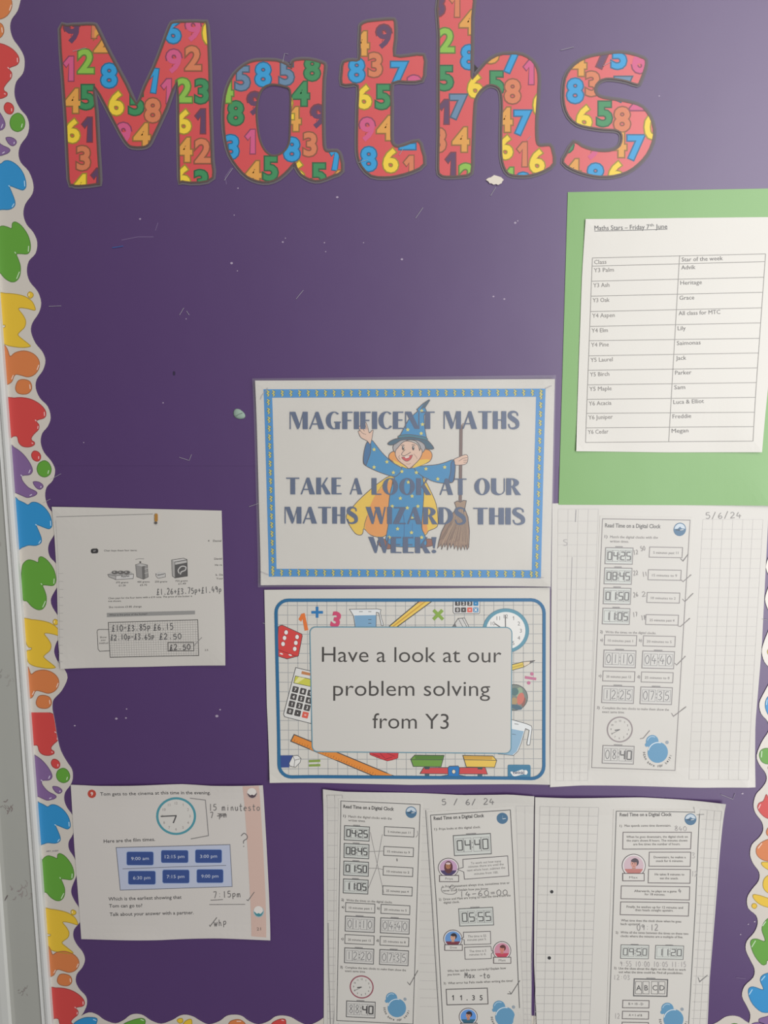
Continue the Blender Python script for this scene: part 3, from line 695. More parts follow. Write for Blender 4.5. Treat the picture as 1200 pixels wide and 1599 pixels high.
names = [('Class', 'Star of the week', 19, 64), ('Y3 Palm', 'Advik', 31, 22), ('Y3 Ash', 'Heritage', 25, 33.5), ('Y3 Oak', 'Grace', 26, 23), ('Y4 Aspen', 'All class for MTC', 35, 65), ('Y4 Elm', 'Lily', 25, 12.5),
         ('Y4 Pine', 'Saimonas', 27.5, 37), ('Y5 Laurel', 'Jack', 34.5, 16), ('Y5 Birch', 'Parker', 30, 25.5), ('Y5 Maple', 'Sam', 34.5, 17), ('Y6 Acacia', 'Luca & Elliot', 35, 47.5), ('Y6 Juniper', 'Freddie', 38, 29), ('Y6 Cedar', 'Megan', 32, 26)]
for i, (a, b, wa, wb) in enumerate(names):
    ltext(a, LX[i] + 3, LY[i] + 9.6, wa, -.035); ltext(b, MX[i] + 3.4, rowy(i, MX[i]) + 8.8, wb, -.035, 6.3, (108, 104, 101))
tt.build()

# ================================================================== wizard poster
ws = Sheet(2.3, lifts=((867, 586, 90, 2), (397, 592, 90, 2.5), (862, 918, 80, 3.0), (405, 915, 60, 2)))
wp = slab('wizard_poster', quad((400.4, 594.5), (866.2, 592), (859.6, 914.6), (409, 912.5)), ws, WHITE, 30, 22, 0.25, rough=0.4, spec=0.5,
          label='laminated poster of a wizard with a broom inside a blue border, MAGFIFICENT MATHS', cat='poster')
bd = Part('printed_border', ws, wp)
BB = (24, 140, 206)
to, ti = [(413.3, 608), (851.9, 607), (844.6, 901.7), (421.3, 899.4)], [(426.5, 621), (837.3, 619.6), (830.6, 889.4), (433, 887.5)]
def lerp(a, b, t): return (a[0] + (b[0] - a[0]) * t, a[1] + (b[1] - a[1]) * t)
for k in range(4):
    a, b, c, d = to[k], to[(k + 1) % 4], ti[(k + 1) % 4], ti[k]
    n = 60
    for j in range(n): bd.fill([lerp(a, b, j / n), lerp(a, b, (j + 1) / n), lerp(d, c, (j + 1) / n), lerp(d, c, j / n)], BB, 1)
    L = math.hypot(b[0] - a[0], b[1] - a[1]); m_ = int(L / 13.6); off = 0.02
    for j in range(m_):
        t = off + (1 - 2 * off + 0.02) * j / (m_ - 1) if m_ > 1 else 0
        c0 = lerp(lerp(a, b, t), lerp(d, c, t), .5); x_, y_ = c0
        sq = [(x_ - 1.5, y_ - 4.5), (x_ + 1.6, y_ - 2.4), (x_ - 1, y_), (x_ + 1.4, y_ + 2), (x_ - .4, y_ + 4.6)]
        bd.stroke(sq, 3.2, (70, 110, 90), 3); bd.stroke(sq, 1.7, (214, 200, 96), 4)
bd.build()
W_ = lambda p: Z(540, 620, 6, p)
wz = Part('printed_wizard', ws, wp)
DK = (64, 52, 56)
def shape(pts, col, z, sm=True, ol=True, w_=1.0):
    q = W_(pts); q = smooth(q, 3) if sm else q
    wz.fill(q, col, z)
    if ol: wz.stroke(q, w_, DK, z + .5, closed=True)
YC, OC, RB, RBd = (240, 200, 52), (236, 156, 60), (22, 140, 192), (20, 104, 156)
shape([(400, 745), (330, 790), (240, 860), (130, 960), (50, 1050), (10, 1110), (30, 1180), (90, 1270), (140, 1290), (165, 1270), (175, 1230), (240, 1290), (330, 1310), (380, 1290), (405, 1250), (405, 1100), (415, 900), (450, 745)], YC, 1)
shape([(410, 790), (300, 890), (240, 1000), (205, 1110), (185, 1222), (240, 1287), (330, 1303), (378, 1286), (402, 1245), (408, 1000), (440, 770)], OC, 2, ol=False)
wz.stroke(W_([(205, 1110), (182, 1180), (175, 1232)]), .8, DK, 3)
wz.stroke(smooth(W_([(400, 760), (350, 820), (300, 890)]), 3, False), .8, (170, 110, 50), 3)
shape([(722, 745), (800, 880), (850, 1000), (865, 1110), (860, 1210), (780, 1250), (760, 1280), (720, 1260), (715, 900)], YC, 1)
shape([(725, 1100), (760, 1180), (770, 1250), (750, 1275), (722, 1258)], OC, 2, ol=False)
shape([(330, 1325), (400, 1340), (460, 1400), (400, 1420), (350, 1410), (300, 1360)], (150, 88, 62), 2)
shape([(730, 1330), (810, 1328), (835, 1350), (820, 1385), (760, 1400), (700, 1405)], (150, 88, 62), 2)
shape([(480, 680), (460, 760), (430, 850), (412, 950), (402, 1100), (402, 1190), (385, 1290), (380, 1340), (430, 1385), (520, 1400), (700, 1400), (760, 1378), (748, 1300), (715, 1220), (722, 1100), (732, 950), (735, 850), (722, 740), (700, 660), (590, 640)], RB, 4)
wz.stroke(smooth(W_([(545, 1100), (552, 1200), (548, 1340)]), 3, False), 1.2, RBd, 5)
wz.stroke(smooth(W_([(630, 1180), (625, 1260), (640, 1330)]), 3, False), .8, RBd, 5)
shape([(205, 420), (178, 500), (168, 600), (190, 640), (290, 690), (370, 720), (440, 740), (482, 735), (530, 670), (440, 610), (350, 525), (290, 450), (245, 400)], RB, 6)
shape([(203, 425), (178, 500), (170, 600), (192, 638), (212, 590), (235, 520), (238, 440)], RBd, 7)
shape([(640, 655), (740, 642), (850, 632), (930, 612), (1012, 585), (1026, 640), (1026, 720), (1008, 792), (920, 805), (830, 790), (760, 760), (700, 725)], RB, 6)
shape([(990, 612), (1024, 600), (1028, 690), (1005, 794), (968, 782), (985, 700)], RBd, 7)
SK = (232, 196, 172)
shape([(208, 412), (232, 440), (246, 405), (256, 350), (262, 312), (250, 312), (228, 335), (218, 312), (212, 285), (196, 240), (184, 236), (190, 268), (176, 262), (156, 256), (160, 285), (140, 272), (120, 282), (140, 315), (122, 318), (130, 345), (150, 380)], SK, 8, w_=.8)
wz.stroke(W_([(160, 285), (180, 320)]), .6, DK, 9); wz.stroke(W_([(190, 268), (205, 300)]), .6, DK, 9); wz.stroke(W_([(140, 315), (165, 340), (195, 350)]), .6, DK, 9)
shape([(472, 505), (425, 520), (405, 560), (430, 592), (500, 632), (585, 668), (560, 640), (505, 595), (476, 545)], OC, 8)
shape([(720, 502), (765, 490), (802, 512), (812, 555), (788, 602), (720, 632), (650, 655), (600, 668), (640, 640), (690, 585)], OC, 8)
shape([(450, 590), (500, 612), (560, 645), (590, 668), (520, 645), (460, 615)], YC, 9, ol=False)
shape([(690, 590), (790, 585), (760, 615), (690, 645), (630, 660)], YC, 9, ol=False)
GY = (176, 170, 168)
shape([(450, 455), (452, 500), (480, 522), (500, 470), (560, 415), (600, 400), (660, 412), (700, 460), (712, 520), (742, 495), (748, 440), (690, 395), (500, 400)], GY, 9)
shape([(495, 470), (472, 500), (470, 545), (500, 595), (560, 640), (595, 668), (630, 645), (690, 585), (718, 530), (715, 490), (700, 485), (695, 500), (680, 450), (625, 418), (560, 412), (520, 440)], SK, 10)
for cx in (541, 636): wz.fill(W_(ellipse(cx, 476, 11, 22)), (48, 42, 46), 12); wz.fill(W_(ellipse(cx + 3, 468, 4, 7)), (225, 220, 215), 13)
wz.stroke(smooth(W_([(520, 455), (540, 446), (555, 452)]), 3, False), .8, DK, 12); wz.stroke(smooth(W_([(620, 448), (640, 443), (655, 455)]), 3, False), .8, DK, 12)
wz.stroke(smooth(W_([(560, 490), (530, 525), (530, 542), (560, 546), (612, 515)]), 3, False), .9, DK, 12)
shape([(528, 562), (575, 558), (628, 540), (612, 580), (580, 600), (550, 590)], (206, 60, 62), 12, w_=.6)
wz.fill(W_([(555, 560), (600, 550), (595, 565), (565, 572)]), (240, 225, 215), 14)
wz.stroke(smooth(W_([(510, 545), (500, 560), (515, 585)]), 3, False), .6, DK, 12); wz.stroke(smooth(W_([(640, 530), (665, 560), (672, 580)]), 3, False), .6, (150, 110, 100), 12)
wz.stroke(smooth(W_([(570, 622), (590, 628), (612, 618)]), 3, False), .6, (150, 110, 100), 12)
shape([(398, 434), (440, 402), (500, 385), (600, 375), (700, 385), (765, 400), (830, 480), (760, 482), (738, 440), (680, 405), (590, 398), (520, 405), (465, 440), (420, 448)], (38, 92, 116), 14)
shape([(500, 382), (550, 290), (590, 215), (640, 165), (682, 130), (670, 116), (730, 60), (786, 24), (790, 32), (746, 100), (762, 138), (737, 170), (740, 260), (750, 330), (766, 402), (690, 385), (600, 374)], RB, 15, sm=False)
shape([(735, 60), (786, 24), (790, 32), (746, 100), (700, 118)], (56, 92, 110), 16, sm=False, ol=False)
shape([(508, 358), (600, 350), (690, 362), (758, 378), (766, 402), (690, 386), (600, 374), (500, 382)], (30, 120, 140), 17, w_=.8)
# right hand and broom
STK = (120, 92, 84)
wz.fill(W_([(1070, 265), (1096, 262), (1088, 980), (1062, 980)]), STK, 8); wz.stroke(W_([(1070, 265), (1096, 262), (1088, 980), (1062, 980)]), .6, DK, 8.5, closed=True)
wz.stroke(W_([(1058, 245), (1082, 272), (1105, 245)]), 1.2, (150, 120, 105), 9)
shape([(1018, 582), (1060, 562), (1100, 545), (1130, 538), (1146, 556), (1142, 608), (1118, 628), (1085, 634), (1030, 634), (1022, 605)], SK, 10, w_=.8)
for q in ([(1142, 565), (1100, 572), (1060, 600)], [(1142, 588), (1105, 592)], [(1138, 608), (1105, 610)]): wz.stroke(W_(q), .6, DK, 12)
BR_ = (150, 118, 94)
shape([(1022, 985), (1050, 970), (1075, 982), (1105, 965), (1132, 968), (1118, 1045), (1042, 1045)], (168, 138, 110), 10, sm=False)
bot = [(1155, 1400), (1140, 1425), (1128, 1380), (1118, 1428), (1100, 1385), (1082, 1430), (1068, 1385), (1052, 1432), (1040, 1380), (1020, 1420), (1010, 1370), (985, 1412), (978, 1365), (955, 1430), (950, 1370), (930, 1400), (925, 1365), (900, 1425), (902, 1370), (862, 1412)]
shape([(1045, 1040), (1115, 1040), (1148, 1120), (1162, 1250)] + bot + [(875, 1350), (900, 1260), (950, 1160), (1000, 1090)], BR_, 10, sm=False)
rnd = random.Random(8)
for i in range(34):
    t = i / 33; x0 = 1048 + 64 * t; x1 = 885 + 265 * t; y1 = 1340 + rnd.uniform(-20, 60)
    wz.stroke(smooth(W_([(x0, 1045), (x0 + (x1 - x0) * .35 + 8, 1150), (x1, y1)]), 3, False), .7, ((104, 78, 62), (186, 156, 126))[i % 2], 11)
for x, y in ((270, 490), (390, 605), (270, 655), (450, 705), (530, 695), (665, 705), (755, 670), (930, 655), (865, 765), (590, 795), (515, 945), (625, 925), (440, 1020), (580, 1035), (680, 1020), (490, 1230), (620, 1265), (625, 1130), (715, 1310), (585, 305), (710, 340), (715, 130), (722, 255), (412, 1310)):
    st = []
    for k in range(10):
        r = 20 if k % 2 == 0 else 10; a = math.radians(-90 + 36 * k); st.append((x + r * math.cos(a), y + r * math.sin(a)))
    wz.fill(W_(st), (226, 214, 110), 18)
wz.build()

# heavy two-weight display capitals of the poster
T_, h_ = .27, .07
def ring(cx, cy, rx, ry, ix, iy, sx=0.0, a0=0, a1=360, n=28):
    q = []
    for i in range(n):
        A, B = math.radians(a0 + (a1 - a0) * i / n), math.radians(a0 + (a1 - a0) * (i + 1) / n)
        q.append([(cx + rx * math.cos(A), cy + ry * math.sin(A)), (cx + rx * math.cos(B), cy + ry * math.sin(B)),
                  (cx + sx + ix * math.cos(B), cy + iy * math.sin(B)), (cx + sx + ix * math.cos(A), cy + iy * math.sin(A))])
    return q
R4 = lambda a, b, c, d: [(a, b), (c, b), (c, d), (a, d)]
def ribbon(pts, ws_):
    out = []; n = len(pts)
    L = []; R = []
    for i in range(n):
        a, b = pts[max(i - 1, 0)], pts[min(i + 1, n - 1)]; dx, dy = b[0] - a[0], b[1] - a[1]; l = math.hypot(dx, dy)
        L.append((pts[i][0] - dy / l * ws_[i] / 2, pts[i][1] + dx / l * ws_[i] / 2)); R.append((pts[i][0] + dy / l * ws_[i] / 2, pts[i][1] - dx / l * ws_[i] / 2))
    return [[L[i], L[i + 1], R[i + 1], R[i]] for i in range(n - 1)]
_sp = smooth([(.56, .74), (.52, .9), (.34, .97), (.15, .9), (.14, .7), (.34, .54), (.52, .38), (.54, .14), (.34, .03), (.14, .07), (.06, .28)], 4, False)
_sw = [.07 + .20 * math.exp(-((i / (len(_sp) - 1) - .5) / .24) ** 2) for i in range(len(_sp))]
BG = {
 'I': (.27, [R4(0, 0, T_, 1)]), 'F': (.55, [R4(0, 0, T_, 1), R4(T_, .93, .55, 1), R4(T_, .46, .48, .53)]),
 'E': (.57, [R4(0, 0, T_, 1), R4(T_, .93, .55, 1), R4(T_, .48, .5, .55), R4(T_, 0, .57, h_)]), 'L': (.53, [R4(0, 0, T_, 1), R4(T_, 0, .53, h_)]),
 'T': (.74, [R4(0, .93, .74, 1), R4(.235, 0, .505, .93)]), 'H': (.74, [R4(0, 0, T_, 1), R4(T_, .47, .47, .54), R4(.47, 0, .74, 1)]),
 'M': (.96, [R4(0, 0, .06, 1), [(.06, 1), (.3, 1), (.56, .22), (.46, 0), (.4, 0), (.06, .92)], [(.46, 0), (.52, .1), (.72, .86), (.7, 1)], R4(.69, 0, .96, 1)]),
 'A': (.82, [[(0, 0), (.08, 0), (.4, .9), (.36, 1)], [(.3, .88), (.36, 1), (.5, 1), (.82, 0), (.52, 0)], R4(.16, .26, .58, .33)]),
 'N': (.76, [R4(0, 0, .06, 1), [(.06, 1), (.32, 1), (.76, 0), (.5, 0), (.06, .9)], R4(.7, 0, .76, 1)]),
 'K': (.8, [R4(0, 0, T_, 1), [(.27, .48), (.58, 1), (.67, 1), (.33, .42)], [(.33, .46), (.44, .66), (.82, 0), (.52, 0)]]),
 'W': (1.12, [[(0, 1), (.28, 1), (.5, .2), (.4, 0), (.34, 0)], [(.4, 0), (.44, 0), (.6, .8), (.52, .8)], [(.5, 1), (.78, 1), (.96, .2), (.88, 0), (.8, 0)], [(.86, 0), (.92, 0), (1.12, 1), (1.04, 1)]]),
 'Z': (.7, [R4(.04, .93, .68, 1), [(.38, .93), (.68, .93), (.32, .07), (0, .07)], R4(0, 0, .7, h_)]),
 'U': (.74, [R4(0, .3, T_, 1), R4(.68, .3, .74, 1)] + ring(.37, .3, .37, .31, .205, .23, .105, 180, 360)),
 'O': (.84, ring(.42, .5, .42, .51, .17, .45)), 'C': (.7, ring(.42, .5, .42, .51, .2, .45, .04, 48, 318)),
 'G': (.8, ring(.42, .5, .42, .51, .2, .45, .04, 48, 318) + [R4(.5, .0, .74, .42), R4(.44, .36, .8, .43)]),
 'D': (.8, [R4(0, 0, T_, 1)] + ring(T_, .5, .53, .5, .26, .43, 0, -90, 90)),
 'R': (.78, [R4(0, 0, T_, 1)] + ring(T_, .73, .42, .27, .14, .2, 0, -90, 90) + [[(.3, .48), (.46, .5), (.8, 0), (.5, 0)]]),
 'S': (.6, ribbon(_sp, _sw)), '!': (.26, [[(0, 1), (.26, 1), (.17, .3), (.09, .3)], ellipse(.13, .11, .12, .11, n=12)]), ' ': (.3, [])}
def display(pt, s_, x0, y0, x1, y1, size, col):
    tot = sum(BG[c][0] for c in s_) + .07 * (len(s_) - 1); k = (x1 - x0) / tot; x = x0
    m = mat(col, 0.5)
    for c in s_:
        wd, ps = BG[c]
        for p in ps:
            q = [(x + a * k, y0 + (y1 - y0) * (x + a * k - x0) / (x1 - x0) - b * size) for a, b in p]
            pt.fill(q, m, 20)
        x += (wd + .07) * k
NV = (66, 88, 122)
for word in ((('MAGFIFICENT', 453.8, 670, 679.5, 669.6, 27), ('MATHS', 693.5, 669.6, 809.8, 669.6, 27.5)),
             (('TAKE', 448.5, 771.4, 534.8, 771.4, 26), ('A', 547.3, 771.6, 567, 771.6, 25.5), ('LOOK', 581.3, 772, 673.6, 772.4, 26), ('AT', 687, 772.3, 729, 772.3, 25.5), ('OUR', 741.3, 772.4, 813.3, 772.4, 26)),
             (('MATHS', 446, 816.8, 558.5, 817, 26), ('WIZARDS', 572, 817.4, 726.8, 818.3, 26.5), ('THIS', 739.5, 818.3, 818.6, 818.5, 26)), (('WEEK!', 576, 862.5, 682.3, 863, 25),)):
    lt = Part('lettering', ws, wp, 0.2)
    for a in word: display(lt, *a[:-1], a[-1], NV)
    lt.build()
slab('laminate_film', quad((396.6, 591.2), (867.8, 586), (862.2, 918.2), (405.2, 915.2)), Sheet(3.5, ws.lifts), None, 24, 20, 0.12, wp, m=FILM, label='clear plastic laminate film')

# ================================================================== problem solving poster
ps = Sheet(1.5, lifts=((423, 1220, 90, 3.0), (858, 1222, 70, 2.0)))
pp = slab('problem_solving_poster', edgefn([(413.6, 920.5), (859, 917)], [(859, 917), (858.6, 1223)], [(423, 1219.5), (640, 1224.5), (858.6, 1223)], [(413.6, 920.5), (417.5, 1100), (423, 1219.5)]), ps, (214, 210, 201), 24, 20, 0.25, rough=0.42, spec=0.5,
          label='poster reading Have a look at our problem solving from Y3 on squared background', cat='poster')
ZA, ZB, ZC, ZD = (lambda p: Z(410, 915, 5.217, p)), (lambda p: Z(630, 915, 5, p)), (lambda p: Z(410, 1060, 5.217, p)), (lambda p: Z(630, 1060, 5, p))
fr_map = homography([(0, 0), (1, 0), (1, 1), (0, 1)], [(431.5, 936.5), (850, 936), (849.5, 1214), (437.5, 1211)])
loop = []
for x, y in rrect(0, 0, 418, 276, 20, 6): loop.append(fr_map(x / 418, y / 276))
gp = Part('printed_grid', ps, pp).setclip([loop])
for i in range(28):
    x = 449.9 + 15.32 * i - 15.32; gp.stroke([(x, 930), (x + 1.5 - 3 * (x - 640) / 420 * .6, 1218)], .8, (168, 170, 170), 1)
for i in range(19):
    y = 944.7 + 14.95 * i; gp.stroke([(425, y), (640, y + .8), (855, y - .6)], .8, (168, 170, 170), 1)
gp.build()
def pic(name='printed_picture', **k):
    q = Part(name, ps, pp, 0.2, **k); q.setclip([loop]); return q
BKo = (66, 66, 68)
def shp(q, pts, col, z=3, w_=.9, oc=BKo, sm=False):
    if sm: pts = smooth(pts, 3)
    q.fill([tuple(p) for p in pts], col, z)
    if w_: q.stroke(pts, w_, oc, z + .4, closed=True)
# dice
q = pic(); shp(q, ZA([(150, 318), (165, 315), (325, 388), (328, 405), (297, 565), (205, 590), (125, 565), (125, 515), (132, 330)]), (214, 66, 62)); q.stroke(ZA([(125, 512), (290, 572)]), .8, (130, 40, 40), 5)
for x, y in ((197, 374), (184, 419), (172, 468), (286, 411), (276, 459), (267, 508)): q.fill(ZA(ellipse(x, y, 15, 18)), (236, 232, 226), 6); q.stroke(ZA(ellipse(x, y, 16, 19)), .5, (120, 40, 40), 6.5, closed=True)
for x, y in ((158, 548), (230, 558)): q.fill(ZA(ellipse(x, y, 14, 6, rot=20)), (236, 232, 226), 6)
q.build()
q = pic('printed_symbol'); q.glyph('1', *ZA([(333, 292)])[0], 27, (228, 118, 50), 3, .05, -12); q.build()
q = pic('printed_symbol'); q.fill(ZA([(438, 165), (460, 165), (460, 255), (438, 255)]), (36, 118, 178), 3); q.fill(ZA([(402, 200), (497, 200), (497, 222), (402, 222)]), (36, 118, 178), 4); q.build()
q = pic('printed_symbol'); q.glyph('3', *ZA([(602, 270)])[0], 25, (206, 72, 110), 3, .05, 12); q.build()
q = pic('printed_symbol'); q.stroke(ZB([(238, 185), (312, 258)]), 5, (134, 168, 66), 3); q.stroke(ZB([(308, 185), (236, 258)]), 5, (134, 168, 66), 3.5); q.build()
q = pic('printed_symbol'); q.stroke(ZB([(950, 708), (1038, 722)]), 4, (196, 116, 146), 3); q.dot(*ZB([(1005, 682)])[0], 2.8, (196, 116, 146)); q.dot(*ZB([(980, 752)])[0], 2.8, (196, 116, 146)); q.build()
q = pic('printed_symbol'); q.fill(ZC([(382, 655), (475, 652), (475, 670), (382, 674)]), (134, 160, 66), 3); q.fill(ZC([(382, 690), (475, 688), (475, 706), (382, 708)]), (134, 160, 66), 3); q.build()
# jug at the top
q = pic(); shp(q, ZA([(712, 186), (940, 184), (968, 190), (962, 215), (972, 260), (985, 300), (985, 320), (972, 318), (950, 215), (930, 210), (928, 340), (760, 340), (745, 240), (725, 205)]), (226, 228, 226), 3, .8)
q.fill(ZA([(750, 237), (928, 233), (926, 340), (762, 340)]), (124, 166, 196), 4)
for y in (205, 270, 300): q.stroke(ZA([(865, y), (890, y)]), .8, BKo, 5)
q.stroke(ZA([(790, 205), (820, 205)]), .8, BKo, 5); q.build()
# pencil at the top
q = pic(); q.fill(ZA([(1035, 325), (1100, 328), (1390, 120), (1290, 118)]), (236, 200, 92), 3)
q.stroke(ZA([(1035, 325), (1290, 112)]), 1.4, BKo, 4); q.stroke(ZA([(1100, 328), (1395, 112)]), 1.4, BKo, 4); q.stroke(ZA([(1066, 326), (1340, 114)]), 2.2, (206, 158, 60), 3.5)
q.fill(ZA([(1280, 105), (1330, 105), (1290, 138), (1258, 138)]), (224, 160, 90), 3.8); q.build()
# calculator top (upside-up fragment) and left calculator
def keys(q, Zf, cells, w_, h2, ang=0, size=5):
    for ch, x, y, col in cells:
        c = rrect(-w_ / 2, -h2 / 2, w_ / 2, h2 / 2, 5, 2); r = math.radians(ang)
        c = [(x + a * math.cos(r) - b * math.sin(r), y + a * math.sin(r) + b * math.cos(r)) for a, b in c]
        q.fill(Zf(c), col, 5); cx, cy = Zf([(x, y)])[0]
        if ch: q.glyph(ch, cx, cy, size if ch not in '-.=+' else 2.0, (236, 232, 226), 6, .02, ang)
KD, KB, KR = (74, 70, 68), (40, 130, 180), (222, 96, 78)
q = pic('printed_calculator'); shp(q, ZB([(392, 100), (600, 100), (598, 205), (590, 212), (400, 212), (390, 200)]), (214, 212, 208), 3, .7)
keys(q, ZB, [('1', 425, 132, KD), ('2', 472, 132, KD), ('3', 520, 132, KD), ('+', 567, 132, KB), ('0', 425, 183, KD), ('.', 472, 183, KD), ('=', 520, 183, KR), ('x', 567, 183, KB)], 40, 38, 0, 5); q.build()
q = pic('printed_calculator'); shp(q, ZA([(275, 660), (400, 690), (400, 1115), (185, 1060), (176, 1040)]), (222, 220, 214), 3, .9)
q.fill(ZA([(325, 688), (400, 705), (400, 728), (320, 712)]), (196, 130, 80), 4)
shp(q, ZA([(272, 728), (400, 755), (400, 815), (258, 785)]), (206, 204, 76), 4, .8); q.fill(ZA([(300, 735), (350, 745), (290, 785), (262, 783)]), (232, 226, 150), 5)
cells = []
for r_, row in enumerate(('789', '456', '123', '0.=')):
    for c_, ch in enumerate(row): cells.append((ch, 272 - 14.5 * r_ + 62 * c_, 82 + 59 * r_ + 15 * c_, KR if ch == '=' else KD))
keys(q, ZC, cells, 50, 50, 13, 5); q.build()
# eraser-like prism, clock
q = pic(); shp(q, ZB([(388, 312), (430, 250), (480, 246), (512, 312), (512, 330), (400, 330)]), (206, 204, 198), 3, .8); q.fill(ZB([(388, 312), (405, 282), (418, 318)]), (110, 108, 106), 4); q.stroke(ZB([(432, 252), (470, 325)]), .7, BKo, 4.5); q.stroke(ZB([(462, 250), (500, 320)]), .7, BKo, 4.5); q.build()
q = pic('printed_clock'); c0 = (801, 345); shp(q, ZB(ellipse(c0[0], c0[1], 180, 172, n=48)), (96, 150, 168), 3, .6, (80, 120, 140)); q.fill(ZB(ellipse(c0[0], c0[1], 153, 146, n=40)), (232, 230, 224), 4)
for i in range(1, 13):
    a = math.radians(i * 30 - 90); cx, cy = ZB([(c0[0] + 117 * math.cos(a), c0[1] + 112 * math.sin(a))])[0]; q.glyph(str(i), cx, cy, 6, (110, 108, 108), 5, 0.0)
q.stroke(ZB([(797, 222), (799, 345)]), 1.6, (96, 92, 92), 6); q.stroke(ZB([(716, 290), (799, 345)]), 1.6, (96, 92, 92), 6); q.build()
# pencil right
q = pic(); shp(q, ZB([(820, 618), (935, 588), (942, 628), (820, 662)]), (224, 196, 90), 3, .9); q.stroke(ZB([(840, 636), (940, 608)]), 2, (196, 170, 70), 3.6); shp(q, ZB([(935, 588), (1028, 578), (942, 628)]), (222, 206, 180), 3, .8); q.fill(ZB([(990, 582), (1028, 578), (985, 604)]), (110, 106, 104), 5); q.build()
# ball, jug right
q = pic(); c0 = (868, 140); shp(q, ZD(ellipse(c0[0], c0[1], 103, 100, n=36)), (126, 136, 128), 3, .9)
for cx, cy, r1, r2, col in ((905, 100, 26, 40, (150, 170, 140)), (915, 150, 28, 48, (206, 120, 104)), (870, 95, 30, 30, (90, 120, 120)), (865, 170, 26, 30, (176, 150, 110)), (880, 215, 50, 18, (84, 110, 124)), (940, 175, 14, 36, (150, 100, 90))): q.fill(ZD(ellipse(cx, cy, r1, r2, rot=15)), col, 4)
q.build()
q = pic(); shp(q, ZD([(820, 312), (850, 314), (960, 345), (1000, 362), (1005, 380), (988, 510), (968, 512), (966, 498), (984, 396), (955, 382), (920, 500), (895, 560), (860, 592), (740, 580), (820, 560)]), (228, 230, 228), 3, .8)
q.fill(ZD([(820, 380), (942, 404), (912, 500), (885, 562), (850, 590), (740, 578), (800, 560)]), (146, 180, 202), 4)
q.stroke(ZD([(868, 345), (900, 350)]), .8, BKo, 5); q.stroke(ZD([(850, 425), (880, 430)]), .6, BKo, 5); q.build()
# ruler
q = pic('printed_ruler'); shp(q, ZC([(262, 448), (235, 502), (900, 782), (1075, 785)]), (228, 140, 54), 3, 1.4)
for i in range(34):
    t = i / 33; x = 262 + 700 * t; y = 505 + 292 * t; L = 18 if i % 5 == 0 else 11
    q.stroke(ZC([(x, y), (x + L * .4, y - L)]), .5, (110, 66, 30), 5)
q.build()
# counters, eraser, scales, box mark
q = pic(); shp(q, ZC([(875, 590), (1110, 590), (1105, 640), (1060, 655), (1020, 663), (950, 640), (880, 612)]), (206, 52, 60), 3, .7, (120, 40, 40)); 
for a in ([(900, 605), (960, 630)], [(960, 600), (1000, 640)], [(1020, 600), (1080, 625)], [(1000, 650), (1060, 630)]): q.stroke(ZC(a), .7, (120, 30, 40), 5)
q.build()
q = pic(); q.fill(ZC([(120, 615), (255, 615), (222, 680), (225, 712), (120, 712)]), (52, 74, 140), 3); shp(q, ZC([(252, 620), (290, 616), (318, 640), (312, 672), (272, 712), (228, 700), (222, 680)]), (226, 224, 218), 4, .8); q.stroke(ZC([(252, 622), (268, 655), (262, 710)]), .7, BKo, 5); q.stroke(ZC([(268, 655), (316, 642)]), .7, BKo, 5); q.build()
q = pic('printed_scales')
shp(q, ZD([(160, 688), (640, 686), (658, 738), (132, 734)]), (206, 72, 74), 3, .9); q.fill(ZD([(170, 735), (205, 735), (205, 775), (170, 775)]), (70, 100, 110), 3); q.fill(ZD([(582, 738), (618, 738), (618, 775), (582, 775)]), (70, 100, 110), 3)
shp(q, ZD([(362, 676), (430, 674), (440, 690), (436, 745), (600, 775), (600, 790), (180, 790), (180, 772), (352, 745), (350, 690)]), (30, 118, 186), 4, .9)
q.fill(ZD(ellipse(395, 718, 13, 15)), (226, 214, 190), 6); q.stroke(ZD(ellipse(395, 718, 14, 16)), .7, BKo, 6.4, closed=True)
shp(q, ZD([(60, 622), (92, 590), (320, 592), (296, 680), (80, 678)]), (110, 156, 60), 5, 1); q.stroke(ZD([(60, 624), (310, 626)]), .9, BKo, 6); q.fill(ZD([(92, 592), (318, 594), (310, 622), (95, 620)]), (84, 128, 48), 5.7)
shp(q, ZD([(466, 592), (700, 596), (730, 630), (714, 684), (494, 682)]), (232, 194, 84), 5, 1); q.stroke(ZD([(474, 626), (730, 630)]), .9, BKo, 6); q.fill(ZD([(468, 594), (698, 598), (694, 624), (476, 622)]), (208, 162, 66), 5.7)
q.fill(ZD([(165, 680), (210, 680), (205, 700), (170, 700)]), (60, 80, 80), 6); q.fill(ZD([(580, 684), (620, 684), (618, 702), (582, 700)]), (60, 80, 80), 6)
q.build()
q = pic('printed_logo'); q.fill(ZD(rrect(816, 664, 994, 790, 12, 3)), (66, 126, 158), 7)
for x, y, r in ((868, 722, 28), (905, 712, 30), (940, 728, 26), (900, 738, 28), (870, 735, 22), (915, 745, 20)): q.fill(ZD(ellipse(x, y, r, r * .85, n=20)), (232, 230, 226), 8)
q.fill(ZD(ellipse(858, 722, 20, 18)), (232, 230, 226), 8); q.fill(ZD(ellipse(955, 722, 16, 18)), (232, 230, 226), 8)
a_, b_ = ZD([(856, 736)])[0], ZD([(945, 736)])[0]; q.text('twinkl', *a_, *b_, 5, (60, 70, 100), 9, off=.02); q.build()
q = Part('printed_frame', ps, pp, 0.5); q.stroke(loop, 5, (34, 104, 148), 1, closed=True); q.build()
cm = homography([(0, 0), (1, 0), (1, 1), (0, 1)], [(484.8, 978.2), (799.8, 978.8), (798.2, 1175), (488.6, 1172.4)])
card = [cm(x / 315, y / 195) for x, y in rrect(0, 0, 315, 195, 9, 5)]
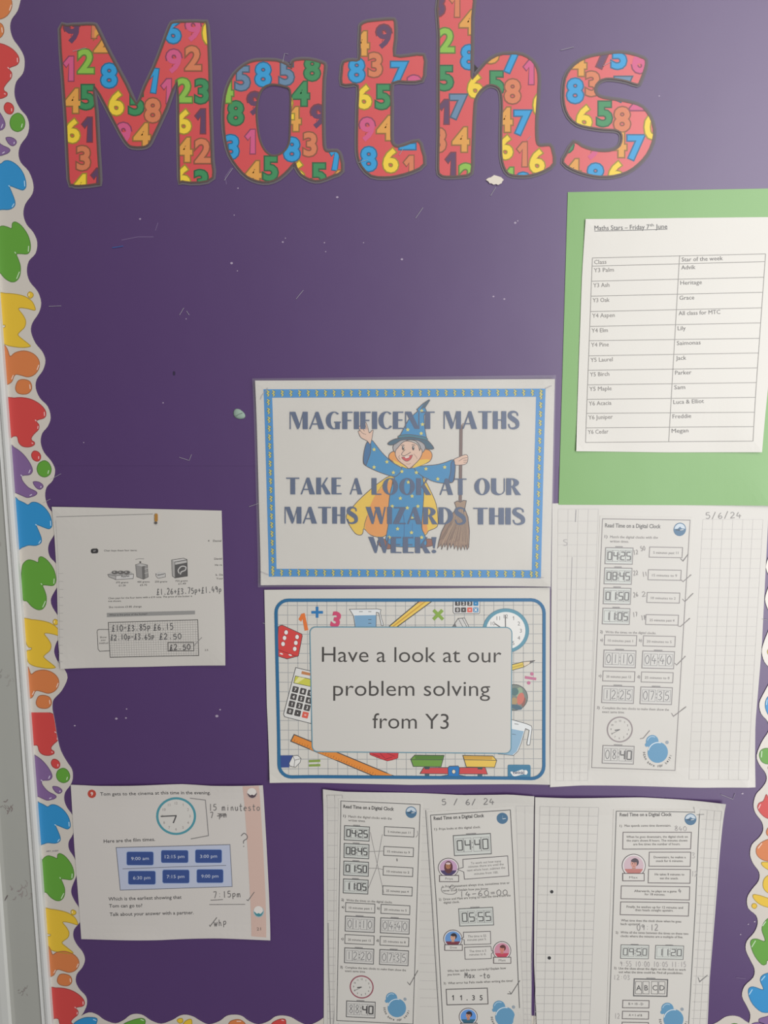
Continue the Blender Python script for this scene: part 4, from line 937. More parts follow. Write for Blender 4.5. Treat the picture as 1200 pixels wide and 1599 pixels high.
q = Part('printed_caption_panel', ps, pp, 0.56); q.fill(card, (209, 205, 197), 1, rough=.45, spec=.7); q.stroke(card, 1.6, (104, 148, 164), 2, closed=True)
q.build()
q = Part('lettering', ps, pp, 0.62)
for s_, a in (('Have a look at our', (503.6, 1032.4, 783.2, 1033.4)), ('problem solving', (521.3, 1085.2, 765.6, 1085.6)), ('from Y3', (582.4, 1136, 701.2, 1137))):
    q.text(s_, *a, 23.4, (66, 62, 58), 3, off=-0.004, res=4)
q.build()

# ================================================================== test-paper sheet, upper left
GP = (207, 202, 194)
s1 = Sheet(1.5, lifts=((353, 1038, 90, 3.0), (84, 791, 60, 2), (92, 1042, 60, 2.5)))
tp = slab('test_worksheet', edgefn([(83.5, 790.8), (347, 797)], [(347, 797), (350.5, 930), (354, 1037)], [(97, 1043), (230, 1040.5), (354, 1037)], [(83.5, 790.8), (90, 900), (92, 1000), (97, 1043)]), s1, GP, 20, 20, 0.25,
          label='black and white shopping word problem sheet held by a gold clip at its top', cat='worksheet')
T1 = lambda p: Z(70, 780, 5.925, p); T2 = lambda p: Z(200, 780, 5.922, p)
q = Part('printed_text', s1, tp)
q.stroke([(90, 806.5), (150, 805), (240, 802.3)], .9, (140, 137, 133), 1); q.stroke([(89, 812), (93, 900), (95, 1040)], .6, (178, 174, 170), 1)
for i in range(12): q.line(93.2, 895 + 13.2 * i * .94, 100, 895 + 13.2 * i * .94, .5, (178, 174, 170), 1)
K1 = (78, 75, 74)
for s_, zf, x0, y0, x1, y1, sz in (('Chen buys these four items.', T1, 556, 478, 862, 474, 2.6), ('375 grams', T1, 665, 772, 780, 770, 2.6), ('\u00a31.26', T1, 692, 800, 756, 798, 2.8), ('400 grams', T2, 92, 766, 206, 764, 2.6), ('\u00a33.75', T2, 118, 796, 182, 794, 2.8), ('250 grams', T2, 255, 764, 368, 762, 2.6),
        ('750 grams', T2, 444, 758, 558, 755, 2.6), ('\u00a31.49', T2, 472, 784, 542, 782, 2.8), ('Chen pays for the four items with a \u00a310 note. The price of the butter is', T1, 596, 918, 1370, 897, 2.7), ('not shown.', T1, 596, 944, 716, 942, 2.7), ('She receives \u00a33.85 change', T1, 600, 1000, 902, 993, 2.7),
        ('Show', T1, 518, 1278, 580, 1276, 2.6), ('your', T1, 526, 1304, 572, 1302, 2.6), ('method', T1, 510, 1332, 594, 1330, 2.6), ('4', T2, 744, 388, 758, 388, 3), ('Daniel', T2, 792, 388, 868, 388, 3), ('Daniel', T2, 804, 554, 876, 552, 3), ('He re', T2, 810, 610, 876, 609, 2.8), ('b. Da', T2, 818, 702, 884, 700, 2.8),
        ('Your', T2, 822, 736, 886, 734, 2.8), ('2.5', T2, 718, 1392, 750, 1391, 2.4)):
    a, b = zf([(x0, y0)])[0], zf([(x1, y1)])[0]; q.text(s_, *a, *b, sz, K1, 3)
q.fill(T1([(448, 452), (490, 450), (502, 462), (502, 484), (492, 494), (446, 496), (433, 484), (434, 462)]), (56, 54, 54), 2); a = T1([(468, 474)])[0]; q.glyph('17', *a, 2.8, (214, 210, 204), 4, .01)
q.fill(T1([(582, 1046), (1374, 1025), (1396, 1025), (1396, 1058), (582, 1084)]), (150, 148, 144), 2); a, b = T1([(604, 1072)])[0], T1([(955, 1062)])[0]; q.text('What is the price of the butter?', *a, *b, 2.7, (60, 58, 58), 4)
q.stroke(T1([(597, 1198), (510, 1198), (494, 1204), (492, 1220), (500, 1380), (516, 1400), (612, 1394)]), .8, K1, 3)
wb = T1([(595, 1134)]) + T2([(650, 1108), (662, 1436)]) + T1([(612, 1455)]); q.stroke(wb, 1.0, K1, 3, closed=True)
hm = homography([(0, 0), (1, 0), (1, 1), (0, 1)], wb)
for i in range(1, 36): a, b = hm(i / 36, 0), hm(i / 36, 1); q.line(*a, *b, .35, (168, 165, 160), 2)
for i in range(1, 15): a, b = hm(0, i / 15), hm(1, i / 15); q.line(*a, *b, .35, (168, 165, 160), 2)
q.stroke(T2([(375, 1318), (614, 1316), (616, 1393), (376, 1396)]), 1, K1, 4, closed=True)
q.build()
q = Part('printed_picture', s1, tp)   # tray of apples
q.fill(T1([(590, 690), (640, 660), (790, 655), (828, 688), (824, 728), (665, 738), (600, 712)]), (176, 173, 168), 1); q.fill(T1([(665, 700), (826, 688), (824, 728), (665, 738)]), (206, 203, 198), 2)
q.stroke(T1([(590, 690), (665, 702), (828, 688), (824, 728), (665, 738), (600, 712)]), .7, K1, 3, closed=True); q.stroke(T1([(665, 702), (665, 738)]), .6, K1, 3)
for x in (655, 710, 765): q.fill(T1(ellipse(x, 672, 30, 17)), (104, 101, 98), 2); q.fill(T1(ellipse(x - 6, 668, 9, 5)), (190, 186, 180), 3)
a, b = T1([(712, 716)])[0], T1([(790, 710)])[0]; q.text('Apples', *a, *b, 2.6, K1, 4, off=.02); q.build()
q = Part('printed_picture', s1, tp)   # large drum
q.fill(T2([(76, 600), (120, 588), (186, 602), (194, 712), (150, 734), (88, 712)]), (150, 147, 143), 1); q.fill(T2([(76, 600), (120, 588), (186, 602), (134, 616)]), (188, 185, 180), 2); q.fill(T2([(134, 616), (160, 610), (166, 728), (140, 733)]), (112, 109, 106), 2)
q.stroke(T2([(76, 600), (120, 588), (186, 602), (194, 712), (150, 734), (88, 712)]), .6, K1, 3, closed=True); q.fill(T2(ellipse(120, 576, 9, 8)), (84, 82, 80), 3); q.stroke(T2([(75, 552), (110, 544), (155, 546)]), .7, (150, 147, 143), 2)
q.stroke(T2([(160, 640), (190, 632)]), .6, (214, 210, 204), 4); q.stroke(T2([(160, 680), (192, 672)]), .6, (214, 210, 204), 4); q.build()
q = Part('printed_picture', s1, tp)   # butter
q.fill(T2([(262, 682), (300, 666), (350, 672), (352, 712), (284, 726)]), (198, 195, 190), 1); q.stroke(T2([(262, 682), (284, 698), (350, 680), (352, 712), (284, 726), (266, 706)]), .6, K1, 3, closed=True)
a, b = T2([(288, 700)])[0], T2([(344, 690)])[0]; q.text('Butter', *a, *b, 2.2, K1, 4); q.build()
q = Part('printed_picture', s1, tp)   # cereal box
q.fill(T2([(410, 556), (520, 540), (552, 552), (556, 704), (440, 722), (416, 704)]), (92, 90, 88), 1); q.fill(T2([(410, 556), (520, 540), (550, 552), (436, 572)]), (200, 196, 191), 2); q.fill(T2([(410, 556), (436, 572), (440, 722), (416, 704)]), (170, 167, 162), 2)
q.fill(T2([(440, 578), (548, 560), (549, 580), (441, 600)]), (190, 187, 182), 2.5)
q.stroke(smooth(T2([(480, 680), (470, 650), (500, 615), (540, 620), (535, 650), (500, 665), (490, 690)]), 3, False), 1.6, (206, 203, 198), 3); q.stroke(T2([(410, 556), (520, 540), (552, 552), (556, 704), (440, 722), (416, 704)]), .7, (50, 48, 48), 3, closed=True); q.build()
q = Part('handwriting', s1, tp, kind='stuff')
hand(q, '£1.26+£3.75p+£1.49p', 246, 928.5, 348, 924, 9, seed=3, wd=1.1); hand(q, '£10-£3.85p', 176, 985, 237, 983, 9, (92, 90, 90), 1.2, 5); hand(q, '£6.15', 241, 983.5, 273, 982, 9, (92, 90, 90), 1.2, 6)
hand(q, '£2.10p-£3.65p', 174, 999, 243, 997, 8.5, (92, 90, 90), 1.2, 7); hand(q, '£2.50', 250, 998, 286, 996.5, 8.5, (92, 90, 90), 1.2, 8); hand(q, '£2.50', 266, 1014.5, 300, 1013, 8, (84, 82, 82), 1.3, 9)
tick(q, T2([(620, 1345), (650, 1310), (690, 1270)]), (150, 146, 144), .9); q.build()
# gold clip gripping the top of the test sheet
gold = mat((176, 128, 62), .35, .6, 'metal')
pc = plate('paper_clip', rrect(243.2, 801.5, 247.8, 814, 2.0, 3), s1, (176, 128, 62), 0.9, m=gold, level=1.3, label='small gold clip at the top of the black and white test sheet', cat='clip')
plate('clip_tip', ellipse(245, 816, 2.4, 2.0, n=10), s1, (90, 84, 80), 0.7, parent=pc, level=1.4)

# ================================================================== cinema sheet, lower left
s2 = Sheet(1.4, lifts=((424, 1464, 80, 2.5),), waves=((1224, 34, 2.0, 26, 0), (1466, 30, 1.6, 30, 1)))
cs = slab('cinema_worksheet', edgefn([(111.5, 1224.5), (150, 1226), (285, 1223.5), (330, 1225.5), (411.5, 1224.8)], [(411.5, 1224.8), (417, 1320), (421, 1400), (424, 1463.8)], [(128, 1465), (250, 1466), (340, 1463.5), (424, 1463.8)], [(111.5, 1224.5), (117, 1320), (124, 1410), (128, 1465)]), s2, (212, 206, 199), 26, 22, 0.25,
          label='cinema film times worksheet with a teal clock and blue time buttons', cat='worksheet')
C1 = lambda p: Z(100, 1215, 6.153, p); C2 = lambda p: Z(260, 1215, 6.153, p)
q = Part('printed_margin', s2, cs, .12)
mg = edgefn(C2([(740, 66), (895, 64)]), C2([(895, 64), (905, 200), (930, 600), (955, 1100), (970, 1505)]), C2([(825, 1500), (970, 1505)]), C2([(740, 66), (765, 400), (785, 700), (812, 1200), (825, 1500)]))
for i in range(5):
    for j in range(44):
        q.face([mg((i + a) / 5, (j + b) / 44) for a, b in ((0, 0), (1, 0), (1, 1), (0, 1))], mat((210, 180, 166)), 1)
q.build()
q = Part('printed_text', s2, cs)
for s_, a in (('Tom gets to the cinema at this', (157.8, 1241.2, 264.2, 1239)), ('time in the evening.', (266.5, 1239.2, 330, 1239)), ('Here are the film times.', (163.2, 1315, 243.3, 1311.8)), ('Which is the earliest showing that', (170.5, 1405, 284.5, 1402)), ('Tom can go to?', (171.5, 1415.8, 223.2, 1415)), ('Talk about your answer with a partner.', (172.5, 1429, 303.5, 1426))):
    q.text(s_, *a, 5.2, (66, 64, 66), 3, off=.004)
q.text('21', 402.5, 1450, 409, 1449.5, 4.2, (90, 84, 80), 3); q.build()
q = Part('printed_number_badge', s2, cs); q.dot(144.7, 1238.4, 6.6, (192, 70, 54), 2, 20); q.glyph('9', 144.7, 1238.4, 6, (232, 224, 216), 4, .02); q.build()
q = Part('printed_clock', s2, cs); cx, cy = 276, 1273.2
q.fill(ellipse(cx, cy, 31.2, 29.4, n=48), (78, 150, 162), 1); q.fill(ellipse(cx, cy, 27.6, 26, n=40), (213, 209, 201), 2)
for i in range(1, 13): a = math.radians(i * 30 - 90); q.glyph(str(i), cx + 21.5 * math.cos(a), cy + 20.3 * math.sin(a), 4, (140, 132, 128), 3, 0)
q.stroke([(252, 1273.6), (277, 1272.4)], 1.8, (78, 76, 76), 5); q.stroke([(271.6, 1284), (276.2, 1272.6)], 2, (78, 76, 76), 5); q.build()
q = Part('printed_times_panel', s2, cs); pan = [(182.5, 1322.3), (360, 1317.6), (363.5, 1383), (189, 1388.6)]
q.fill(pan, (188, 194, 212), 1); q.stroke(pan, 1, (110, 112, 122), 2, closed=True); q.stroke([(192.5, 1355.5), (270, 1352.5), (354, 1350)], .9, (110, 112, 122), 2)
for x0, y0, x1, y1, s_, tx_ in ((199, 1328.8, 240.6, 1349.5, '9:00 am', (206, 233.5)), (252.8, 1326.5, 294.8, 1345.8, '12:15 pm', (258.5, 289)), (306, 1325.5, 347.2, 1345.8, '3:00 pm', (313.5, 340)),
        (201.5, 1358.8, 243.8, 1379.6, '6:30 pm', (209, 236)), (255, 1357, 296.5, 1377.6, '7:15 pm', (261.5, 289)), (308.3, 1356.3, 349.4, 1377, '9:00 pm', (315.5, 342))):
    q.fill(rrect(x0 - .8, y0 - .8, x1 + .8, y1 + .8, 3, 3), (160, 180, 214), 2); q.fill(rrect(x0, y0, x1, y1, 2.5, 3), (52, 78, 140), 3); q.text(s_, tx_[0], (y0 + y1) / 2 + 2.8, tx_[1], (y0 + y1) / 2 + 2.2, 5, (206, 212, 224), 5)
q.build()
for cx, cy, c1, c2 in ((394.8, 1237.5, (196, 176, 166), (86, 70, 78)), (405, 1422, (176, 186, 186), (70, 140, 150))):
    q = Part('printed_icon', s2, cs, .18); q.dot(cx, cy, 8.6, c1, 2, 22); q.dot(cx - .5, cy - 2, 7, (226, 220, 212), 3, 20)
    q.fill(smooth([(cx - 7.5, cy - 1), (cx - 3, cy + 2.8), (cx, cy + 1.6), (cx + 3, cy + 3), (cx + 7.5, cy - 1.5), (cx + 5, cy + 5), (cx, cy + 7.2), (cx - 5, cy + 4.8)], 2), c2, 4); q.build()
q = Part('handwriting', s2, cs, kind='stuff')
HP = (112, 108, 106)
hand(q, '15 minutesto', 327, 1264.5, 408, 1264.5, 10, HP, 1.1, 2); hand(q, '7 pm', 329, 1276.5, 356, 1275.5, 9, HP, 1.1, 3); q.stroke([(340, 1273), (355, 1271.5)], 1.2, HP, 5); q.stroke([(341, 1269.5), (354, 1270)], 1.0, HP, 5)
q.stroke(C2([(232, 186), (380, 204), (410, 545), (240, 577)]), 1.1, (128, 125, 124), 4)
hand(q, '?', 376, 1322, 391, 1322, 23, HP, 1.2, 4); hand(q, '7:15pm', 334, 1401, 378, 1399, 9.5, HP, 1.1, 5)
q.stroke(C2([(430, 1165), (548, 1158)]), .9, HP, 5); q.stroke(C2([(418, 1207), (762, 1204)]), .9, (130, 126, 124), 4)
tick(q, C2([(775, 1160), (790, 1168), (850, 1085)]), HP, 1.1); tick(q, C2([(418, 1400), (425, 1415), (490, 1330)]), HP, 1.1); hand(q, 'whp', 335, 1444.5, 356, 1444, 10, HP, 1.1, 6); q.build()

# ================================================================== exercise pages with glued worksheets
PG = (215, 211, 203)
def squares(sheet, parent, mp, nx, ny, col=(196, 192, 188), wd=.6, rows=None, skipx=()):
    p = Part('printed_squares', sheet, parent, .1, kind='stuff')
    for i in range(nx + 1):
        if i in skipx: continue
        p.stroke([mp(i / nx, j / 6) for j in range(7)], wd, col, 1)
    for j in range(ny + 1): p.stroke([mp(i / 6, j / ny) for i in range(7)], wd, col, 1)
    return p.build()

def worksheet_clocks(page, sheet, corners, ink, frame, hw, soft, extra=None, lab=None):
    m = homography([(0, 0), (124, 0), (124, 344), (0, 344)], corners)
    ex = [m(-4, -4), m(127.5, -4), m(127.5, 348), m(-4, 348)]
    gsht = Sheet(sheet.h * 1000 + .25, sheet.lifts, sheet.waves)
    g = slab('glued_worksheet', quad(*ex), gsht, (213, 209, 201), 14, 24, 0.15, page, label=lab)
    K = lambda n: Part(n, gsht, g, .12, m)
    q = K('printed_frame'); q.box(0, 0, 124, 344, 1.0, frame); q.build()
    q = K('printed_text')
    q.text('Read Time on a Digital Clock', 4, 11, 83, 11.3, 5.2, ink, off=.016)
    q.text('1)', 4, 25, 8.2, 25, 3.6, soft, off=.02); q.text('Match the digital clocks with the', 12, 25.2, 80, 25.2, 3.4, soft); q.text('written times.', 12, 31, 39, 31, 3.4, soft)
    q.text('2)', 3.6, 153.6, 7.6, 153.6, 3.6, soft, off=.02); q.text('Write the times on the digital clocks.', 11.5, 153.6, 85, 153.6, 3.4, soft)
    q.text('3)', 4, 259.5, 8, 259.5, 3.6, soft, off=.02); q.text('Complete the two clocks to make them show the', 12, 259.5, 110, 259.5, 3.4, soft); q.text('exact same time.', 12, 265, 45, 265, 3.4, soft)
    for s_, x, y in (('a)', 4.5, 164.6), ('b)', 61, 164), ('c)', 4.5, 214.5), ('d)', 61, 214.5)): q.text(s_, x, y, x + 4, y, 3.6, soft, off=.02)
    q.build()
    for y0, d in ((38, '0425'), (65, '0845'), (92, '0150'), (119.5, '1105')):
        q = K('printed_clock'); clock_display(q, 6.3, y0, 45.4, y0 + 21.5, d, ink, frame); q.build()
    q = K('printed_answer_boxes')
    for y0, s_ in ((36.2, '5 minutes past 11'), (66.4, '15 minutes to 9'), (97, '10 minutes to 2'), (127, '25 minutes past 4')): text_box(q, 69, y0, 115.8, y0 + 13.5, [(s_, .76, .66)], 3.3, frame, soft)
    for x0, x1, y0, s_ in ((10.6, 57.2, 156, '10 minutes past 1'), (67, 113, 156, '20 minutes to 5'), (10.6, 57.2, 206, '20 minutes past 12'), (67, 113, 206, '25 minutes to 8')): text_box(q, x0, y0, x1, y0 + 14, [(s_, .78, .66)], 3.3, frame, soft)
    q.build()
    for x0, x1, y0, d in ((10.6, 57.2, 177, hw[0]), (67, 113, 177, hw[1]), (10.6, 57.2, 227, hw[2]), (67, 113, 227, hw[3])):
        q = K('printed_clock'); clock_display(q, x0, y0, x1, y0 + 23.5, '    ', ink, frame, hw=d); q.build()
    q = K('printed_clock'); q.stroke(ellipse(39.2, 288, 18.4, 17.6, n=40), 1.8, (150, 74, 88) if ink[0] < 80 else (150, 138, 138), 3, closed=True)
    for i in range(1, 13): a = math.radians(30 * i - 90); q.glyph(str(i), 39.2 + 13 * math.cos(a), 288 + 12.4 * math.sin(a), 2.6, soft, 3, 0)
    q.stroke([(39.4, 288.2), (32, 289.4)], 1.5, ink, 4); q.stroke([(39.4, 288.2), (28.5, 294)], .6, PENCIL, 4); q.build()
    q = K('printed_clock'); clock_display(q, 15.4, 311.5, 61.8, 337, '  40', ink, frame, hw=hw[4], wd=1.9); q.build()
    badge(K('printed_badge'), 110.2, 12.3, 8.8, 1)
    bubbles(K('printed_bubbles'), 97, 319, 15)
    q = Part('handwriting', gsht, g, .12, m, kind='stuff')
    if extra: extra(q)
    q.build()
    return g, m
def badge(q, cx, cy, r, style):
    q.dot(cx, cy, r, (72, 112, 142), 2, 26)
    if style == 1: q.fill([(cx + (r - 1.2) * math.cos(math.radians(a)), cy + (r - 1.2) * math.sin(math.radians(a))) for a in range(185, 356, 12)] + [(cx + r * .3, cy - r * .15), (cx, cy - r * .4), (cx - r * .4, cy - r * .05)], (196, 208, 216), 3)
    if style == 1: q.stroke([(cx - r * .6, cy + r * .05), (cx - r * .1, cy + r * .1), (cx + r * .6, cy + r * .05)], 1.8, (52, 76, 96), 4)
    q.stroke([(cx + r * .05, cy + r * .1), (cx + r * .6, cy + r * .02)], 1.1, (206, 214, 218), 5)
    if style == 2: q.stroke([(cx + r * .05, cy - r * .5), (cx, cy + r * .1)], .9, (120, 150, 172), 4)
    q.build()
def bubbles(q, cx, cy, r):
    BBc = (96, 150, 184)
    q.dot(cx - .6 * r, cy - 1.02 * r, r * .62, BBc, 2, 24); q.stroke(ellipse(cx - .6 * r, cy - 1.02 * r, r * .48, r * .48, 190, 300, 10), .8, (196, 216, 228), 2.6)
    q.dot(cx - 1.12 * r, cy - .68 * r, r * .19, BBc, 1, 12); q.dot(cx + .86 * r, cy - .98 * r, r * .17, (150, 160, 168), 1, 12)
    q.dot(cx, cy, r, BBc, 3, 32); q.stroke(ellipse(cx, cy, r * .95, r * .95, 190, 285, 14), 1.3, (214, 226, 232), 4)
    s_ = 'Scan here for help!'; n = len(s_)
    for i, ch in enumerate(s_):
        if ch == ' ': continue
        a = math.radians(188 - 10.5 - (188 - 22) * i / (n - 1) + 0); x, y = cx + r * 1.33 * math.cos(a), cy + r * 1.33 * math.sin(a)
        q.glyph(ch, x, y, 3.4 if ch not in 'aenr' else 2.6, SOFT, 4, .02, math.degrees(a) - 90)
    q.build()

# --- page on the right, under the green card
s3 = Sheet(0.45, waves=((1226, 40, 2.2, 42, 0.6),), lifts=((1170, 1226, 60, 2),))
p3 = slab('exercise_page', edgefn([(863, 786), (1213, 782)], [(1213, 782), (1200.5, 800), (1190, 1010), (1180, 1130), (1179, 1227.5)], [(859.2, 1227.5), (905, 1225.5), (1000, 1227), (1100, 1228.3), (1179, 1227.5)], [(863, 786), (861.8, 900), (860.5, 1100), (859.2, 1227.5)]), s3, PG, 26, 30, 0.25,
          label='squared exercise page dated 5/6/24 just below the green card', cat='worksheet')
mp3 = homography([(0, 0), (1, 0), (1, 1), (0, 1)], [(1098, 811), (1192, 811), (1168, 1216), (1076, 1216)])
def right_squares(u, v):
    return mp3(u, v)
squares(s3, p3, right_squares, 6, 27, (196, 192, 187), .55)
squares(s3, p3, homography([(0, 0), (1, 0), (1, 1), (0, 1)], [(872, 795), (935, 795), (918, 1218), (868, 1218)]), 4, 28, (196, 192, 187), .55)
q = Part('handwriting', s3, p3, .15, kind='stuff'); hand(q, '5/6/24', 1102, 810, 1160, 808.5, 9.5, (142, 138, 134), 1.1, 3)
q.stroke([(900, 796), (899, 815)], 1.0, (150, 148, 150), 3); hand(q, 'S', 879, 852, 890, 852, 10, (178, 174, 172), 1, 3)
q.stroke([(894, 870), (892, 930), (891, 990), (890, 1000)], .8, (166, 162, 164), 3)
tick(q, [(1063, 872), (1067, 875), (1075, 865)]); q.build()
def ex3(q): pass
NAV = (118, 114, 114)
c3 = [(941.3, 810), (1078, 812), (1054.3, 1202.3), (924.3, 1198)]
g3, m3 = worksheet_clocks(p3, s3, c3, (112, 110, 108), (140, 134, 132), ('0110', '0440', '1225', '0735', '08'), (140, 135, 133), lab='printed digital clock questions glued to the page')
gs3 = Sheet(s3.h * 1000 + .3, s3.lifts, s3.waves)
q = Part('handwriting', gs3, g3, .2, kind='stuff')
for pts in ([(1063, 872), (1067, 876), (1075, 865)], [(1064, 905), (1067, 908), (1080, 897)], [(1066, 935), (1070, 939), (1083, 926)], [(1059, 977), (1063, 978), (1078, 965)], [(1054, 1035), (1057, 1038), (1071, 1024)], [(1049, 1113), (1052, 1118), (1072, 1103)], [(1000, 1153), (1005, 1152), (1015, 1140)]): tick(q, pts, (138, 132, 130), 1.0)
for s_, x, y in (('12', 990, 866), ('50', 1001, 860), ('22', 990, 898), ('11', 1004, 900), ('26', 990, 932), ('2', 1003, 931), ('17', 989, 963), ('18', 1002, 968)): hand(q, s_, x, y, x + 8, y - 1, 7, (160, 155, 152), .9, 2)
q.build()

# --- bottom middle page (left) and bottom right page
s4 = Sheet(1.1, waves=((1235, 46, 3.0, 44, 2.4),), lifts=((836, 1599, 60, 3),))
p4 = slab('exercise_page', edgefn([(505.5, 1230), (535, 1233.5), (600, 1236), (665, 1238), (720, 1240), (796, 1238), (834.5, 1241.5)], [(834.5, 1241.5), (832, 1400), (829.5, 1500), (831, 1660)], [(505, 1660), (831, 1660)], [(505.5, 1230), (506.5, 1420), (506, 1660)]), s4, (210, 206, 198), 30, 30, 0.25,
          label='exercise page at the bottom centre with two glued clock worksheets side by side', cat='worksheet')
squares(s4, p4, homography([(0, 0), (1, 0), (1, 1), (0, 1)], [(512, 1239), (536, 1239), (528, 1640), (512, 1640)]), 2, 28, (184, 180, 176), .6)
squares(s4, p4, homography([(0, 0), (1, 0), (1, 1), (0, 1)], [(806, 1257), (834, 1257), (829, 1640), (820, 1640)]), 2, 25, (190, 186, 182), .6)
q = Part('printed_squares', s4, p4, .12, kind='stuff')
for i in range(24): q.line(656, 1262 + 13.4 * i, 672 + i * .6, 1262.5 + 13.4 * i, .5, (196, 192, 187), 1)
q.stroke([(513, 1440), (514, 1520), (517, 1610)], 1.6, (150, 147, 144), 2); q.stroke([(521, 1600), (524, 1565)], 1.2, (160, 157, 154), 2); q.build()  # dark strokes by the left edge: shading of the page fold, drawn as colour
q = Part('handwriting', s4, p4, .15, kind='stuff')
hand(q, '5 / 6/ 24', 690, 1256, 774, 1254.5, 9.5, (128, 125, 124), 1.2, 4); q.build()
def ex4(q):
    LN = (142, 138, 136)
    q.stroke([(47, 46), (52, 66), (71, 139)], .7, LN, 3); q.stroke([(46, 75.5), (69, 73.5)], .7, LN, 3); q.stroke([(46, 101), (60, 100.5), (69, 102)], .7, LN, 3); q.stroke([(46, 132), (58, 100), (66, 48)], .7, LN, 3)
    q.stroke([(90, 84), (90.5, 88)], 1.4, (90, 88, 88), 3); q.stroke([(121, 40), (122, 46), (119, 50)], .7, LN, 3)
c4 = [(533.3, 1248.6), (656.7, 1255.2), (645.4, 1597.5), (526.5, 1592)]
g4, m4 = worksheet_clocks(p4, s4, c4, (60, 58, 58), (86, 84, 84), ('0110', '0440', '1220', '0735', '88'), (98, 94, 92), ex4, lab='left printed worksheet of digital clocks')
gs4 = Sheet(s4.h * 1000 + .3, s4.lifts, s4.waves)
q = Part('handwriting', gs4, g4, .2, kind='stuff'); tick(q, Z(500, 1400, 7.059, [(965, 930), (992, 962), (1082, 802)]), (118, 114, 112), 1.0); q.build()

# middle glued worksheet
SB = Sheet(1.4, waves=((1235, 46, 3.0, 44, 2.4),))
g5 = slab('glued_worksheet', quad((668, 1267), (802, 1257), (820, 1660), (692, 1660)), SB, (213, 209, 201), 14, 28, 0.15, p4, label='right printed worksheet, clocks and children speaking')
B1 = lambda p: Z(660, 1220, 6.6667, p); B2 = lambda p: Z(660, 1400, 6.6667, p)
NI = (70, 68, 68); NS = (98, 94, 92)
def KB_(n): return Part(n, SB, g5, .14)
q = KB_('printed_frame'); q.stroke([(672.8, 1271.8), (797.3, 1263.2), (801, 1330), (812.7, 1599), (815, 1650)], 1.1, (84, 82, 82), 2); q.stroke([(672.8, 1271.8), (682, 1410), (692.3, 1599), (696, 1650)], 1.1, (84, 82, 82), 2); q.build()
q = Part('printed_line', s4, p4, .2); q.stroke([(665.3, 1264), (674.5, 1400), (686.5, 1599), (690, 1650)], 1.0, (100, 98, 98), 2); q.build()
q = KB_('printed_text')
def bt(zf, s_, x0, y0, x1, y1, sz=3.5, col=NS, off=0.0): a, b = zf([(x0, y0)])[0], zf([(x1, y1)])[0]; q.text(s_, *a, *b, sz, col, 3, off=off)
bt(B1, 'Read Time on a Digital Clock', 120, 396, 643, 364, 5.2, NI, .016)
for a in ((B1, '1)', 127, 502, 155, 500), (B1, 'Priya looks at this digital clock.', 175, 500, 606, 478), (B1, "Is Priya's statement always true, sometimes true or", 210, 1100, 908, 1058), (B1, 'never true? Explain how you know.', 213, 1140, 690, 1118),
          (B1, '2)', 172, 1232, 198, 1230), (B1, 'Drew and Matt are trying to read the time from the', 220, 1230, 918, 1188), (B1, 'digital clock.', 222, 1265, 388, 1256), (B2, 'Who has said the time correctly? Explain how', 262, 776, 870, 744), (B2, 'you know.', 262, 812, 395, 806),
          (B2, '3)', 222, 904, 246, 902), (B2, 'What error has Felix made when writing the time?', 268, 902, 942, 876)): bt(*a)
q.build()
def rot_display(name, tl, tr, br_, bl_, digits, par=None, sheet=SB, root=g5, ink=NI):
    W0, H0 = 58, 30
    m = homography([(0, 0), (W0, 0), (W0, H0), (0, H0)], [tl, tr, br_, bl_]); p = Part(name, sheet, root, .14, m); clock_display(p, 0, 0, W0, H0, digits, ink, (94, 92, 92)); p.build()
rot_display('printed_clock', *B1([(322, 558), (708, 535), (718, 745), (335, 765)]), '0440')
rot_display('printed_clock', *B2([(378, 118), (732, 102), (742, 285), (390, 297)]), '0555')
